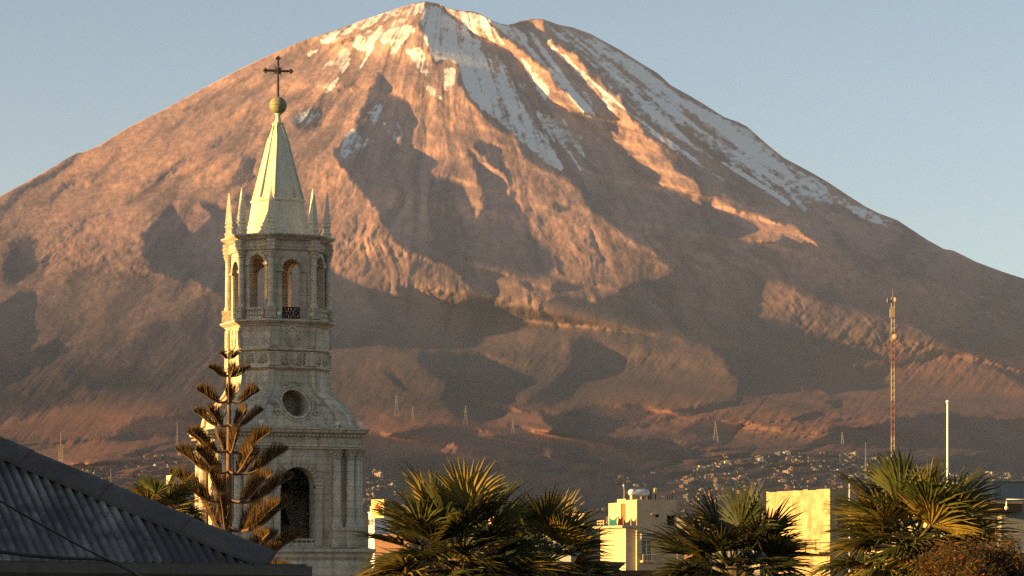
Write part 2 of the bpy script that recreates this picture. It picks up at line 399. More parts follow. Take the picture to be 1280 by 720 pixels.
def bool_cut(o, cutters):
    for c in cutters:
        m = o.modifiers.new('cut', 'BOOLEAN'); m.operation = 'DIFFERENCE'; m.object = c; m.solver = 'EXACT'
    dg = bpy.context.evaluated_depsgraph_get(); dg.update()
    me = bpy.data.meshes.new_from_object(o.evaluated_get(dg)); me.name = o.name
    o.modifiers.clear(); o.data = me
    for c in cutters:
        d = c.data; bpy.data.objects.remove(c); bpy.data.meshes.remove(d)
    return o

def copy_tree(o, parent=None):
    c = o.copy(); COL.objects.link(c)
    if parent is not None: c.parent = parent
    for ch in list(o.children): copy_tree(ch, c)
    return c
# ------------------------------------------------------------------ the land: plain, foothills and volcano as one sheet
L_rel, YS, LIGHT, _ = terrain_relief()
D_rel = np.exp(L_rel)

SNOW = [  # snow fields lying in the gullies: (cover, softness, outline)
 (1.0, 1.5, [(527,24),(533,4),(552,10),(566,24),(580,32),(588,44),(604,52),(600,62),(618,76),(628,84),(634,100),(646,118),(655,132),(668,150),(680,168),(692,186),(703,202),(706,212),(698,214),(680,203),(665,187),(650,178),(640,168),(622,152),(604,138),(588,122),(578,102),(574,82),(560,74),(545,78),(535,60),(528,45)]),
 (.6, 2, [(600,55),(625,70),(645,85),(656,100),(664,125),(680,150),(700,175),(690,180),(670,160),(650,130),(632,100),(612,80)]),
 (.62, 3, [(650,130),(670,135),(700,150),(730,170),(728,190),(715,200),(700,180),(675,160)]),
 (1.0, 1.5, [(603,18),(625,29),(645,34),(660,42),(662,56),(682,78),(702,98),(724,118),(738,132),(746,146),(736,147),(718,130),(698,110),(682,86),(655,62),(630,42),(612,28)]),
 (.6, 2, [(655,36),(668,40),(690,66),(716,90),(745,120),(752,140),(735,130),(705,100),(680,76)]),
 (.60, 4, [(672,26),(700,33),(740,46),(800,82),(860,120),(905,148),(940,166),(985,204),(1040,234),(1085,262),(1120,280),(1110,284),(1070,268),(1040,258),(1015,262),(985,248),(950,226),(920,212),(880,192),(840,172),(800,146),(770,118),(736,84),(700,56)]),
 (.8, 2, [(395,47),(440,29),(480,15),(515,4),(533,1),(531,14),(520,20),(500,20),(470,30),(440,42),(410,50)]),
 (.85, 1.5, [(446,44),(470,34),(482,30),(480,44),(468,52),(460,64),(448,66),(440,58)]),
 (.9, 1, [(399,49),(428,44),(418,54),(402,56)]),
 (.9, 1, [(383,67),(400,59),(396,68),(386,72)]),
 (.85, 2, [(423,62),(437,58),(440,78),(428,92),(410,96),(400,86),(412,76),(420,74)]),
 (.75, 3, [(400,96),(425,92),(424,110),(402,118),(394,108)]),
 (.9, 1, [(478,40),(500,30),(517,32),(520,40),(506,50),(494,68),(486,72),(488,58),(472,52)]),
 (.85, 1, [(490,27),(505,19),(522,13),(506,28),(496,36),(488,36)]),
 (.85, 1, [(462,58),(470,56),(452,88),(444,96)]),
 (.8, 1.5, [(503,62),(527,58),(536,76),(541,98),(530,96),(518,80)]),
 (.9, 1.5, [(554,84),(570,86),(568,104),(560,120),(554,112)]),
 (.7, 1.5, [(524,98),(540,108),(554,124),(548,126),(530,112)]),
 (.78, 1.5, [(553,9),(585,14),(600,17),(612,28),(625,46),(640,60),(625,56),(605,47),(587,40),(575,26)]),
 (.62, 2, [(640,60),(668,85),(690,110),(680,130),(664,100),(650,78)]),
 (.66, 2, [(665,26),(690,52),(716,74),(735,92),(750,108),(772,128),(778,146),(762,140),(745,118),(715,86),(690,60)]),
 (.9, 1.2, [(750,110),(764,120),(770,140),(760,138),(752,124)]),
 (.6, 3, [(455,142),(475,128),(490,150),(500,172),(500,186),(488,172),(470,158)]),
 (.55, 3, [(420,176),(440,160),(470,175),(480,190),(450,190),(428,200)]),
 (.72, 3, [(362,150),(384,134),(402,140),(404,150),(380,160)]),
 (.7, 1, [(366,92),(382,86),(370,95)]),
]
STREAKS = [([(697,42),(740,70),(780,104),(830,150),(872,186),(930,219),(985,254)], 4, 1.0), ([(720,50),(800,108),(870,158),(940,204),(980,234),(1007,262)], 5, 1.0),
 ([(770,70),(850,124),(900,160),(960,205),(1030,240),(1078,266)], 8, 1.0), ([(830,112),(900,150),(938,182)], 4, .9), ([(745,60),(800,88),(860,135)], 4, .9),
 ([(700,178),(716,196),(726,212)], 3, .7), ([(705,150),(722,178),(730,195)], 3, .7), ([(805,160),(850,190),(890,215)], 3, .8), ([(850,190),(905,226)], 2.5, .7), ([(880,140),(930,175),(990,220),(1050,250)], 6, .9),
 ([(690,60),(735,98),(785,140),(830,172),(870,200)], 3, .9), ([(490,142),(502,165),(503,186)], 2.5, .8)]
snow = np.zeros((NY, NX))
for v, f, pts in SNOW: snow = np.maximum(snow, v*blur(poly_mask(pts), f))
for pts, w, v in STREAKS: snow = np.maximum(snow, v*line_mask(pts, w))
_X, _Y = np.meshgrid(GX, GY)
# the snow lies in strips running down the fall line
_th = np.degrees(np.arctan2(_X-560, _Y+90)); _ro = np.hypot(_X-560, _Y+90)
snow = snow+(fbm(_th/1.3, _ro/60, 91, 4, .65)*.85+fbm(_X/6, _Y/3.2, 95, 4, .65)*.55)*np.clip(snow*3, 0, 1)
red = blur(poly_mask([(-300,520),(90,505),(215,505),(300,540),(300,640),(-300,640)])+poly_mask([(447,515),(690,512),(690,570),(447,570)])+poly_mask([(1040,440),(1500,440),(1500,560),(740,560),(740,500),(960,485)])*.8, 12)
band = fbm(_th/2.2+fbm(_X/50, _Y/50, 98, 2), _ro/70, 97, 5, .62)
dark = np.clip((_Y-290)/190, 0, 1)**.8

def build_land():
    px = GX[(GX >= -290) & (GX <= 1570)]; i0 = int(np.searchsorted(GX, px[0])); nx = len(px)
    NR = 500
    rows_v = np.linspace(0, 1, NR)
    extra = 9
    V = np.zeros((NR+extra+10, nx, 3)); A = np.zeros((NR+extra+10, nx, 4))
    for j in range(nx):
        c = i0+j; y0 = YS[c]+.3
        py = np.concatenate([np.linspace(y0, 645, NR-60)[:-1], np.linspace(645, 836, 61)])
        d = np.interp(py, GY, D_rel[:, c])
        a = (px[j]-CX)/F
        V[extra:extra+NR, j, 0] = a*d; V[extra:extra+NR, j, 1] = d; V[extra:extra+NR, j, 2] = CAMZ+(HY-py)/F*d
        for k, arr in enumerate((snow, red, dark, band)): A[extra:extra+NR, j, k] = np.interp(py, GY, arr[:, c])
        d0 = d[0]; z0 = V[extra, j, 2]
        for k in range(extra):           # the far side of the mountain
            t = (extra-k)/extra
            dd = d0+7500*t**1.3
            V[k, j] = (a*d0+(a*dd-a*d0)*1.0, dd, z0*(1-t)**1.25)
        A[:extra, j] = A[extra, j]
        dn = d[-1]
        for k in range(10):              # the plain on to the city
            t = (k+1)/10
            dd = dn*(1-t)+40*t
            V[extra+NR+k, j] = (a*dd, dd, 0.0); A[extra+NR+k, j] = A[extra+NR-1, j]
    # shoulders of land to both sides of the view
    nr = V.shape[0]; S = 7
    out = np.zeros((nr, nx+2*S, 3)); oa = np.zeros((nr, nx+2*S, 4))
    out[:, S:-S] = V; oa[:, S:-S] = A
    for side, col in ((0, 0), (1, nx-1)):
        for s_ in range(1, S+1):
            t = s_/S; w = 7000*t**1.5
            idx = S-s_ if side == 0 else S+nx-1+s_
            out[:, idx, 0] = V[:, col, 0]+(-w if side == 0 else w)*np.clip(V[:, col, 1]/9000, .05, 1)
            out[:, idx, 1] = V[:, col, 1]; out[:, idx, 2] = V[:, col, 2]*(1-t)**1.2
            oa[:, idx] = A[:, col]
    H_, W_ = nr, nx+2*S
    me = bpy.data.meshes.new('mountain_land')
    me.vertices.add(H_*W_); me.vertices.foreach_set('co', out.reshape(-1).astype(np.float32))
    idx = np.arange(H_*W_).reshape(H_, W_)
    q = np.stack([idx[1:, :-1], idx[1:, 1:], idx[:-1, 1:], idx[:-1, :-1]], -1).reshape(-1, 4)
    me.loops.add(q.size); me.loops.foreach_set('vertex_index', q.reshape(-1).astype(np.int32))
    me.polygons.add(len(q)); me.polygons.foreach_set('loop_start', np.arange(0, q.size, 4, dtype=np.int32))
    me.polygons.foreach_set('use_smooth', np.ones(len(q), bool))
    me.update(calc_edges=True)
    for k, nm in enumerate(('snow_cover', 'red_earth', 'scrub', 'strata')):
        at_ = me.attributes.new(nm, 'FLOAT', 'POINT'); at_.data.foreach_set('value', oa[:, :, k].reshape(-1).astype(np.float32))
    o = bpy.data.objects.new('mountain', me); COL.objects.link(o); tag(o, kind='structure')
    return o

def land_material():
    k = NT('volcanic_slopes', .95, .1)
    co = k.coords((1, .3, .55))
    a = k.ramp(k.noise(co, .0012, 6, .6), [(.3, (.275, .170, .145)), (.5, (.325, .196, .165)), (.72, (.38, .232, .19))])
    fine = k.ramp(k.noise(co, .03, 4, .75), [(.3, .62), (.7, 1.34)])
    c = k.mix(1.0, a, fine, 'MULTIPLY')
    c = k.mix(1.0, c, k.ramp(k.math('ADD', k.math('MULTIPLY', k.attr('strata'), .9), .5), [(.2, (.56, .58, .63)), (.5, (1., 1., 1.)), (.8, (1.28, 1.2, 1.1))]), 'MULTIPLY')
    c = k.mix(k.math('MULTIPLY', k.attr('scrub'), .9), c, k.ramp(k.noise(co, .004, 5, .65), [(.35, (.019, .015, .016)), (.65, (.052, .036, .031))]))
    c = k.mix(k.math('MULTIPLY', k.attr('red_earth'), .75), c, k.ramp(k.noise(co, .006, 5), [(.35, (.13, .058, .042)), (.65, (.23, .105, .07))]))
    sn = k.math('ADD', k.attr('snow_cover'), k.math('MULTIPLY', k.math('SUBTRACT', k.noise(co, .02, 4, .7), .5), .5))
    sn = k.ramp(sn, [(.5, 0.0), (.9, 1.0)])
    c = k.mix(k.math('MULTIPLY', sn, .96), c, (.80, .765, .71))
    k.color(c); k.bump(k.noise(k.coords((1, .5, .8)), .022, 5, .7), .3, 9.0)
    return k.m

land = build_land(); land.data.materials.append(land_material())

def big_ground():
    bm = bmesh.new()
    for x, y in ((-13500, -1500), (13500, -1500), (13500, 29000), (-13500, 29000)): bm.verts.new((x, y, -.6))
    bm.faces.new(bm.verts); me = bpy.data.meshes.new('ground'); bm.to_mesh(me)
    o = bpy.data.objects.new('ground', me); COL.objects.link(o); tag(o, kind='structure')
    k = NT('dry_plain', .95, .1); co = k.coords()
    k.color(k.ramp(k.noise(co, .01, 5), [(.3, (.10, .085, .07)), (.7, (.18, .145, .11))])); me.materials.append(k.m)
big_ground()

def haze_box():
    bm = bmesh.new(); bmesh.ops.create_cube(bm, size=1.0)
    for v in bm.verts:
        v.co = ((-14000 if v.co.x < 0 else 14000), (-2000 if v.co.y < 0 else 30000), (-2.0 if v.co.z < 0 else 3620.0))
    me = bpy.data.meshes.new('haze'); bm.to_mesh(me); o = bpy.data.objects.new('haze', me); COL.objects.link(o); tag(o, kind='stuff')
    m = bpy.data.materials.new('air'); m.use_nodes = True; t = m.node_tree
    for n in list(t.nodes):
        if n.type == 'BSDF_PRINCIPLED': t.nodes.remove(n)
    v = t.nodes.new('ShaderNodeVolumePrincipled'); v.inputs['Density'].default_value = 1.2e-5; v.inputs['Color'].default_value = (.52, .66, 1.0, 1)
    v.inputs['Anisotropy'].default_value = 0.0
    t.links.new(v.outputs[0], [n for n in t.nodes if n.type == 'OUTPUT_MATERIAL'][0].inputs['Volume'])
    me.materials.append(m)
haze_box()
# ------------------------------------------------------------------ the bell tower
def stone_material(name, base, dark, rust):
    k = NT(name, .92, .15); co = k.coords()
    a = k.ramp(k.noise(co, .55, 6, .65), [(.35, 0.0), (.7, 1.0)])
    c = k.mix(k.math('MULTIPLY', a, .55), base, dark)
    cs = k.coords((2.6, 2.6, .22)); st = k.ramp(k.noise(cs, 1.0, 4, .6), [(.48, 0.0), (.72, 1.0)])
    c = k.mix(k.math('MULTIPLY', st, .8), c, dark)
    ru = k.ramp(k.noise(co, .9, 3), [(.55, 0.0), (.75, 1.0)]); c = k.mix(k.math('MULTIPLY', ru, .35), c, rust)
    fine = k.ramp(k.noise(co, 7.0, 4, .7), [(.3, .72), (.7, 1.14)]); c = k.mix(1.0, c, fine, 'MULTIPLY')
    # courses of ashlar
    br = k.n('ShaderNodeTexBrick'); br.inputs['Scale'].default_value = 1.0
    br.inputs['Color1'].default_value = (1, 1, 1, 1); br.inputs['Color2'].default_value = (.76, .76, .77, 1); br.inputs['Mortar'].default_value = (.55, .55, .55, 1)
    br.inputs['Mortar Size'].default_value = .022; br.inputs['Brick Width'].default_value = 1.1; br.inputs['Row Height'].default_value = .46
    tc = k.n('ShaderNodeTexCoord'); sx = k.n('ShaderNodeSeparateXYZ'); k.l(tc.outputs['Object'], sx.inputs[0])
    cx_ = k.n('ShaderNodeCombineXYZ'); k.l(k.math('ADD', sx.outputs[0], sx.outputs[1]), cx_.inputs[0]); k.l(sx.outputs[2], cx_.inputs[1])
    k.l(cx_.outputs[0], br.inputs['Vector'])
    c = k.mix(.55, c, br.outputs[0], 'MULTIPLY')
    k.color(c)
    h = k.math('ADD', k.noise(co, 5.0, 5, .65), k.math('MULTIPLY', br.outputs['Fac'], -.6))
    k.bump(h, .5, .06)
    return k.m
M_STONE = stone_material('volcanic_stone', (.73, .61, .45), (.31, .26, .195), (.40, .28, .17))
M_TRIM = stone_material('carved_stone', (.70, .585, .43), (.25, .21, .155), (.36, .25, .15))
M_SPIRE = weathered('pale_green_render', (.64, .59, .45), (.46, .43, .32), .5, .55, .7, .3)
M_BALL = weathered('weathered_copper_green', (.26, .25, .13), (.12, .12, .07), 1.2, .7, .6, .4)
M_IRON = weathered('dark_iron', (.045, .032, .025), (.02, .015, .012), 3, .5, .6, .4, False)
M_DARK = weathered('dark_timber', (.03, .024, .02), (.012, .01, .009), 3, .5, .9, .1, False)
M_WHITE = weathered('white_paint', (.75, .74, .70), (.5, .48, .44), 3, .3, .5, .4, False)

TS = 177.0/3500
def TZ(py): return 14+(715-py)*TS
tower = empty('bell_tower', ((347.5-640)/3500*177, 177, 0), R(23))
tag(tower, 'tall pale stone cathedral bell tower with a green spire, ball and iron cross on top', 'bell tower')
def hring(h, cf, z):
    """chamfered square: half width h, half length of the wide faces cf*h"""
    c = h*cf
    return [(c, -h, z), (h, -c, z), (h, c, z), (c, h, z), (-c, h, z), (-h, c, z), (-h, -c, z), (-c, -h, z)]
def stack(name, prof, mat, parent=tower):
    """prof: (half width px, chamfer fraction, py)"""
    bm = bmesh.new(); rings(bm, [hring(h*TS, cf, TZ(py)) for h, cf, py in prof]); return new_obj(name, bm, mat, parent)
def arch_prism(w, zs, z0, y0, y1, axis='y', n=14):
    """through-cutter with a round head: width w, spring line zs, bottom z0"""
    pts = [(-w/2, z0), (w/2, z0)]+[(w/2*math.cos(math.pi*i/n), zs+w/2*math.sin(math.pi*i/n)) for i in range(n+1)]
    bm = bmesh.new()
    f = (lambda x, y, z: (x, y, z)) if axis == 'y' else (lambda x, y, z: (-y, x, z))
    rings(bm, [[f(x, y0, z) for x, z in pts], [f(x, y1, z) for x, z in pts]])
    bmesh.ops.recalc_face_normals(bm, faces=bm.faces)
    return bm
def fixn(o):
    bm = bmesh.new(); bm.from_mesh(o.data); bmesh.ops.recalc_face_normals(bm, faces=bm.faces); bm.to_mesh(o.data); bm.free(); return o
def cutter(bm, rz=0.0):
    o = new_obj('cutter', bm); o.parent = tower; o.rotation_euler = (0, 0, rz); return o

# plinth and lower cornice
stack('plinth', [(92, .97, 993), (92, .97, 705), (90, .97, 700), (90, .97, 696)], M_STONE)
stack('plinth_cornice', [(90.5, .97, 700), (93, .97, 697), (93, .97, 693), (96, .97, 690), (96, .97, 687), (88, .97, 685)], M_TRIM)
# lower bell storey with one arch in each side
def shell(name, ho, hi, cfo, cfi, p0, p1, mat):
    bm = bmesh.new(); rings(bm, [hring(ho*TS, cfo, TZ(p0)), hring(ho*TS, cfo, TZ(p1))]); bmesh.ops.recalc_face_normals(bm, faces=bm.faces)
    o = new_obj(name, bm, mat, tower)
    bm = bmesh.new(); rings(bm, [hring(hi*TS, cfi, TZ(p0-3)), hring(hi*TS, cfi, TZ(p1+4))]); bmesh.ops.recalc_face_normals(bm, faces=bm.faces)
    return o, cutter(bm)
low, c0 = shell('lower_storey', 77, 55, .93, .93, 686, 561, M_STONE)
AW = 45*TS
cw = [cutter(arch_prism(AW, TZ(609), TZ(679), -12, 0))]
for rz in (90, 180, 270): cw.append(cutter(arch_prism(AW, TZ(609), TZ(679), -12, -55*TS-.25), R(rz)))   # other arches left blind, to keep sun out of the inside
bpy.context.view_layer.update(); bool_cut(low, [c0]+cw)
# attached columns, on pedestals, beside the arches
def column(x, y, pb, pt, r, ped=None, parent=tower, n=14):
    bm = bmesh.new(); zb, zt = TZ(pb), TZ(pt); h = zt-zb
    lathe(bm, [(r*1.5, zb), (r*1.5, zb+.02*h), (r*1.3, zb+.03*h), (r*1.42, zb+.045*h), (r*1.1, zb+.06*h), (r*1.04, zb+.12*h), (r, zb+.4*h), (r*.9, zt-.13*h)], n)
    col = new_obj('column', bm, M_STONE, parent, True, (x, y, 0))
    bm = bmesh.new()
    lathe(bm, [(r*1.0, zt-.135*h), (r*1.12, zt-.125*h), (r*1.0, zt-.115*h), (r*1.08, zt-.08*h), (r*1.35, zt-.055*h), (r*1.2, zt-.05*h), (r*1.3, zt-.03*h), (r*1.6, zt-.015*h)], n)
    for i in range(8):      # curling leaves
        a = i*math.pi/4
        for zz, rr in ((zt-.085*h, 1.16), (zt-.045*h, 1.4)):
            bmesh.ops.create_icosphere(bm, subdivisions=1, radius=r*.3, matrix=Matrix.Translation((math.cos(a+zz)*r*rr, math.sin(a+zz)*r*rr, zz)))
    box(bm, -r*1.55, r*1.55, -r*1.55, r*1.55, zt-.015*h, zt)
    new_obj('capital', bm, M_TRIM, col)
    if ped:
        bm = bmesh.new(); w = r*1.75; z0 = TZ(ped)
        box(bm, -w, w, -w, w, z0, zb-.25); box(bm, -w*1.12, w*1.12, -w*1.12, w*1.12, zb-.25, zb); box(bm, -w*1.12, w*1.12, -w*1.12, w*1.12, z0-.001, z0+.3)
        new_obj('pedestal', bm, M_TRIM, col)
    return col
hb = 77*TS
for rz in (0, -90, 90, 180):
    q = Matrix.Rotation(R(rz), 3, 'Z')
    for u in (-66, -49, 49, 66):
        p = q @ Vector((u*TS, -hb-.30, 0)); c = column(p.x, p.y, 660, 563, 5.0*TS, 685)
        c.rotation_euler = (0, 0, R(rz))
    p = q @ Vector((hb*.985, -hb*.985, 0)); c = column(p.x, p.y, 660, 563, 5.0*TS, 685); c.rotation_euler = (0, 0, R(rz))
    # archivolt with voussoirs
    bm = bmesh.new(); n = 15; r0, r1 = AW/2+.01, AW/2+9*TS
    for i in range(n):
        a0, a1 = math.pi*i/n+.012, math.pi*(i+1)/n-.012
        d = .16 if i % 2 == 0 else .11
        pts = [(r0*math.cos(a0), r0*math.sin(a0)), (r1*math.cos(a0), r1*math.sin(a0)), (r1*math.cos(a1), r1*math.sin(a1)), (r0*math.cos(a1), r0*math.sin(a1))]
        rings(bm, [[(x, -hb-d, TZ(609)+z) for x, z in pts], [(x, -hb+.3, TZ(609)+z) for x, z in pts]])
    for s in (-1, 1):
        box(bm, s*(AW/2+4.5*TS)-4.5*TS, s*(AW/2+4.5*TS)+4.5*TS, -hb-.2, -hb+.3, TZ(612.5), TZ(609.2))
        box(bm, s*(AW/2+4.5*TS)-4*TS, s*(AW/2+4.5*TS)+4*TS, -hb-.12, -hb+.3, TZ(684), TZ(612.7))
    bmesh.ops.recalc_face_normals(bm, faces=bm.faces)
    new_obj('archivolt', bm, M_TRIM, tower).rotation_euler = (0, 0, R(rz))
    # balustrade in the arch
    bm = bmesh.new(); box(bm, -AW/2, AW/2, -hb+.05, -hb+.35, TZ(676.5), TZ(674)); box(bm, -AW/2, AW/2, -hb+.05, -hb+.35, TZ(685), TZ(683.5))
    for i in range(7): lathe(bm, [(.06, TZ(683.6)), (.13, TZ(681)), (.05, TZ(678)), (.1, TZ(676.4))], 8, -AW/2+AW*(i+.5)/7, -hb+.2)
    new_obj('parapet', bm, M_TRIM, tower).rotation_euler = (0, 0, R(rz))
# floor slab, bell beam
stack('floor_slab', [(70, .93, 685.5), (70, .93, 682)], M_STONE)
bm = bmesh.new(); box(bm, -58*TS, 58*TS, -.25, .25, TZ(613), TZ(606)); box(bm, -.25, .25, -58*TS, -.26, TZ(613), TZ(606)); box(bm, -.25, .25, .26, 58*TS, TZ(613), TZ(606))
for x in (-.5, .5): box(bm, x-.08, x+.08, -.1, .1, TZ(606), TZ(590))
new_obj('bell_beam', bm, M_DARK, tower)
# entablature and main cornice
stack('entablature', [(80, .94, 564), (80, .94, 561.5), (82, .94, 561), (82, .94, 557.5), (83, .94, 557), (83, .94, 553), (81, .94, 552.6), (81, .94, 549)], M_TRIM)
stack('main_cornice', [(81.5, .94, 550), (84, .94, 548.5), (85, .94, 547), (85, .94, 546), (89, .94, 544.5), (90, .94, 543), (90, .94, 541), (92, .94, 540.5), (92, .94, 538.6), (80, .94, 537.5)], M_TRIM)
bm = bmesh.new()
for rz in (0, 90, 180, 270):
    q = Matrix.Rotation(R(rz), 3, 'Z')
    for i in range(34):
        u = (-81+i*162/33)*TS
        vs8 = box(bm, u-.06, u+.06, -87.5*TS, -84*TS, TZ(549.0), TZ(547.2))
        for v in vs8: v.co = q @ v.co
o = new_obj('dentils', bm, M_TRIM, tower); o['kind'] = 'stuff'
# curved attic with an oculus
prof = [(80, 538), (80, 535), (77.5, 533), (77, 529), (76.5, 525), (75, 520), (72.5, 515), (69, 510), (65, 505), (61, 500), (57.5, 495), (55, 490), (53.2, 484), (52.4, 478), (52.4, 470), (53, 466)]
def attic_cf(py): return np.interp(py, [466, 490, 515, 538], [.56, .62, .72, .80])
attic = stack('curved_attic', [(h+1, attic_cf(p), p) for h, p in prof], M_STONE); fixn(attic)
for ed in attic.data.polygons: ed.use_smooth = False
def attic_y(py): return float(np.interp(py, [p for _, p in prof][::-1], [h+1 for h, _ in prof][::-1]))*TS
OZ = TZ(508)
cuts = []
for rz in (0, -90, 90, 180):
    bm = bmesh.new(); n = 28
    rr = [[(17*TS*math.cos(2*math.pi*i/n), y, OZ+17.2*TS*math.sin(2*math.pi*i/n)) for i in range(n)] for y in (-8, -.9)]
    rings(bm, rr); bmesh.ops.recalc_face_normals(bm, faces=bm.faces); cuts.append(cutter(bm, R(rz)))
bpy.context.view_layer.update(); bool_cut(attic, cuts)
for rz in (0, -90, 90, 180):
    def torus(bm, a, b, r, y_off, a0=0, a1=2*math.pi, n=40, closed=True):
        pts = []
        for i in range(n+(0 if closed else 1)):
            t = a0+(a1-a0)*i/n; z = OZ+b*math.sin(t)
            py = 715-(z-14)/TS
            pts.append(Vector((a*math.cos(t), -attic_y(py)-y_off, z)))
        if closed: pts.append(pts[0]); 
        tube(bm, pts, r, 8)
    bm = bmesh.new()
    torus(bm, 18.2*TS, 18.4*TS, 1.8*TS, .02); torus(bm, 21.6*TS, 21.8*TS, 1.5*TS, .04)
    def volute(cx, cz, r, sgn, turns=1.6):
        pts = []; rad = []
        for i in range(26):
            t = i/25*turns*2*math.pi; q = r*(1-.72*i/25)
            z = OZ+cz+q*math.sin(t); py = 715-(z-14)/TS
            pts.append(Vector((cx+sgn*q*math.cos(t), -attic_y(py)-.08, z))); rad.append((1.5-.6*i/25)*TS)
        tube(bm, pts, rad, 6)
    for s in (-1, 1):
        volute(s*25.5*TS, -1*TS, 5.2*TS, s); volute(s*24.5*TS, -11.5*TS, 4.4*TS, s); volute(s*10*TS, 23*TS, 3.8*TS, -s)
        volute(s*3.2*TS, 25.5*TS, 2.8*TS, s)
    oc = new_obj('oculus_surround', bm, M_TRIM, tower, True); oc.rotation_euler = (0, 0, R(rz))
    # raised ribs following the curve at the edges of each wide face
    for s in (-1, 1):
        bm = bmesh.new(); rgs = []
        for h, p in prof:
            w = (h+1)*attic_cf(p)*TS; y = -(h+1)*TS
            wi = w-11*TS*(.6+.4*(p-466)/72)
            rgs.append([(s*wi, y-.18, TZ(p)), (s*(w+.04), y-.18, TZ(p)), (s*(w+.04), y+.3, TZ(p)), (s*wi, y+.3, TZ(p))])
        rings(bm, rgs); bmesh.ops.recalc_face_normals(bm, faces=bm.faces)
        new_obj('corner_rib', bm, M_STONE, tower).rotation_euler = (0, 0, R(rz))
# middle stage
CF = .49
stack('frieze_lower_moulding', [(54, .55, 467), (56, .54, 466), (59, .53, 464.5), (60, .53, 463.5), (60, .53, 462), (56.5, .53, 461.5)], M_TRIM)
stack('frieze', [(56, .53, 462), (56, .53, 443)], M_STONE)
stack('frieze_upper_moulding', [(56.3, .53, 443.5), (60, .53, 441.8), (60, .53, 440.2), (56, .53, 439.5)], M_TRIM)
stack('middle_stage', [(57, .53, 440), (57, .53, 412)], M_STONE)
stack('belfry_cornice', [(57.5, .53, 413), (59, .53, 411.5), (60, .53, 410), (63.5, .53, 407.5), (65, .53, 406.5), (65, .53, 404.3), (62, .53, 403.6)], M_TRIM)
def rosette():
    bm = bmesh.new()
    for i in range(8):
        a = i*math.pi/4; L_ = .46 if i % 2 == 0 else .50
        m = Matrix.Rotation(-a, 4, 'Y') @ Matrix.Translation((L_*.56, 0, 0)) @ Matrix.Diagonal((L_*.46, .13, .115, 1))
        bmesh.ops.create_icosphere(bm, subdivisions=2, radius=1, matrix=m)
        m = Matrix.Rotation(-a-math.pi/8, 4, 'Y') @ Matrix.Translation((L_*.72, 0, 0)) @ Matrix.Diagonal((L_*.2, .07, .05, 1))
        bmesh.ops.create_icosphere(bm, subdivisions=1, radius=1, matrix=m)
    bmesh.ops.create_icosphere(bm, subdivisions=2, radius=.11)
    bmesh.ops.delete(bm, geom=[v for v in bm.verts if v.co.y > .03], context='VERTS')
    return bm
ros = None
fr = [o for o in tower.children if o.name.startswith('frieze') and 'moulding' not in o.name][0]
hy = 56*TS
def place_on_face(o, rz, u, y, z, s=1.0):
    q = Matrix.Rotation(R(rz), 3, 'Z'); p = q @ Vector((u, y, z)); o.location = p; o.rotation_euler = (0, 0, R(rz)); o.scale = (s, s, s)
hcd = (56+56*.53)/math.sqrt(2)*TS         # distance of the chamfer faces
for rz in (0, -90, 90, 180):
    for u, s in ((-21, .72), (-8.7, 1.0), (8.7, 1.0), (21, .72)):
        if ros is None: ros = new_obj('rosette', rosette(), M_TRIM, fr, True); c = ros
        else: c = ros.copy(); COL.objects.link(c)
        place_on_face(c, rz, u*TS, -hy-.01, TZ(452.5), s)
    for u in (-9, 9):
        c = ros.copy(); COL.objects.link(c); place_on_face(c, rz-45, u*TS, -hcd-.01, TZ(452.5), .75)
    # pilasters and an oval cartouche on each wide face, panels beside it
    for u in (-23.5, 23.5):
        bm = bmesh.new(); y = -57*TS
        box(bm, u*TS-.34, u*TS+.34, y-.14, y+.1, TZ(438.5), TZ(413.5)); box(bm, u*TS-.22, u*TS+.22, y-.19, y-.13, TZ(436), TZ(417))
        box(bm, u*TS-.37, u*TS+.37, y-.16, y+.1, TZ(461), TZ(444))
        new_obj('pilaster', bm, M_TRIM, tower).rotation_euler = (0, 0, R(rz))
    bm = bmesh.new(); n = 28; y = -57*TS
    tube(bm, [Vector((8.2*TS*math.cos(2*math.pi*i/n), y-.03, TZ(425)+12*TS*math.sin(2*math.pi*i/n))) for i in range(n+1)], .075, 8)
    bmesh.ops.create_icosphere(bm, subdivisions=3, radius=1, matrix=Matrix.Translation((0, y+.03, TZ(425))) @ Matrix.Diagonal((7.2*TS, .1, 11*TS, 1)))
    new_obj('oval_cartouche', bm, M_TRIM, tower, True).rotation_euler = (0, 0, R(rz))
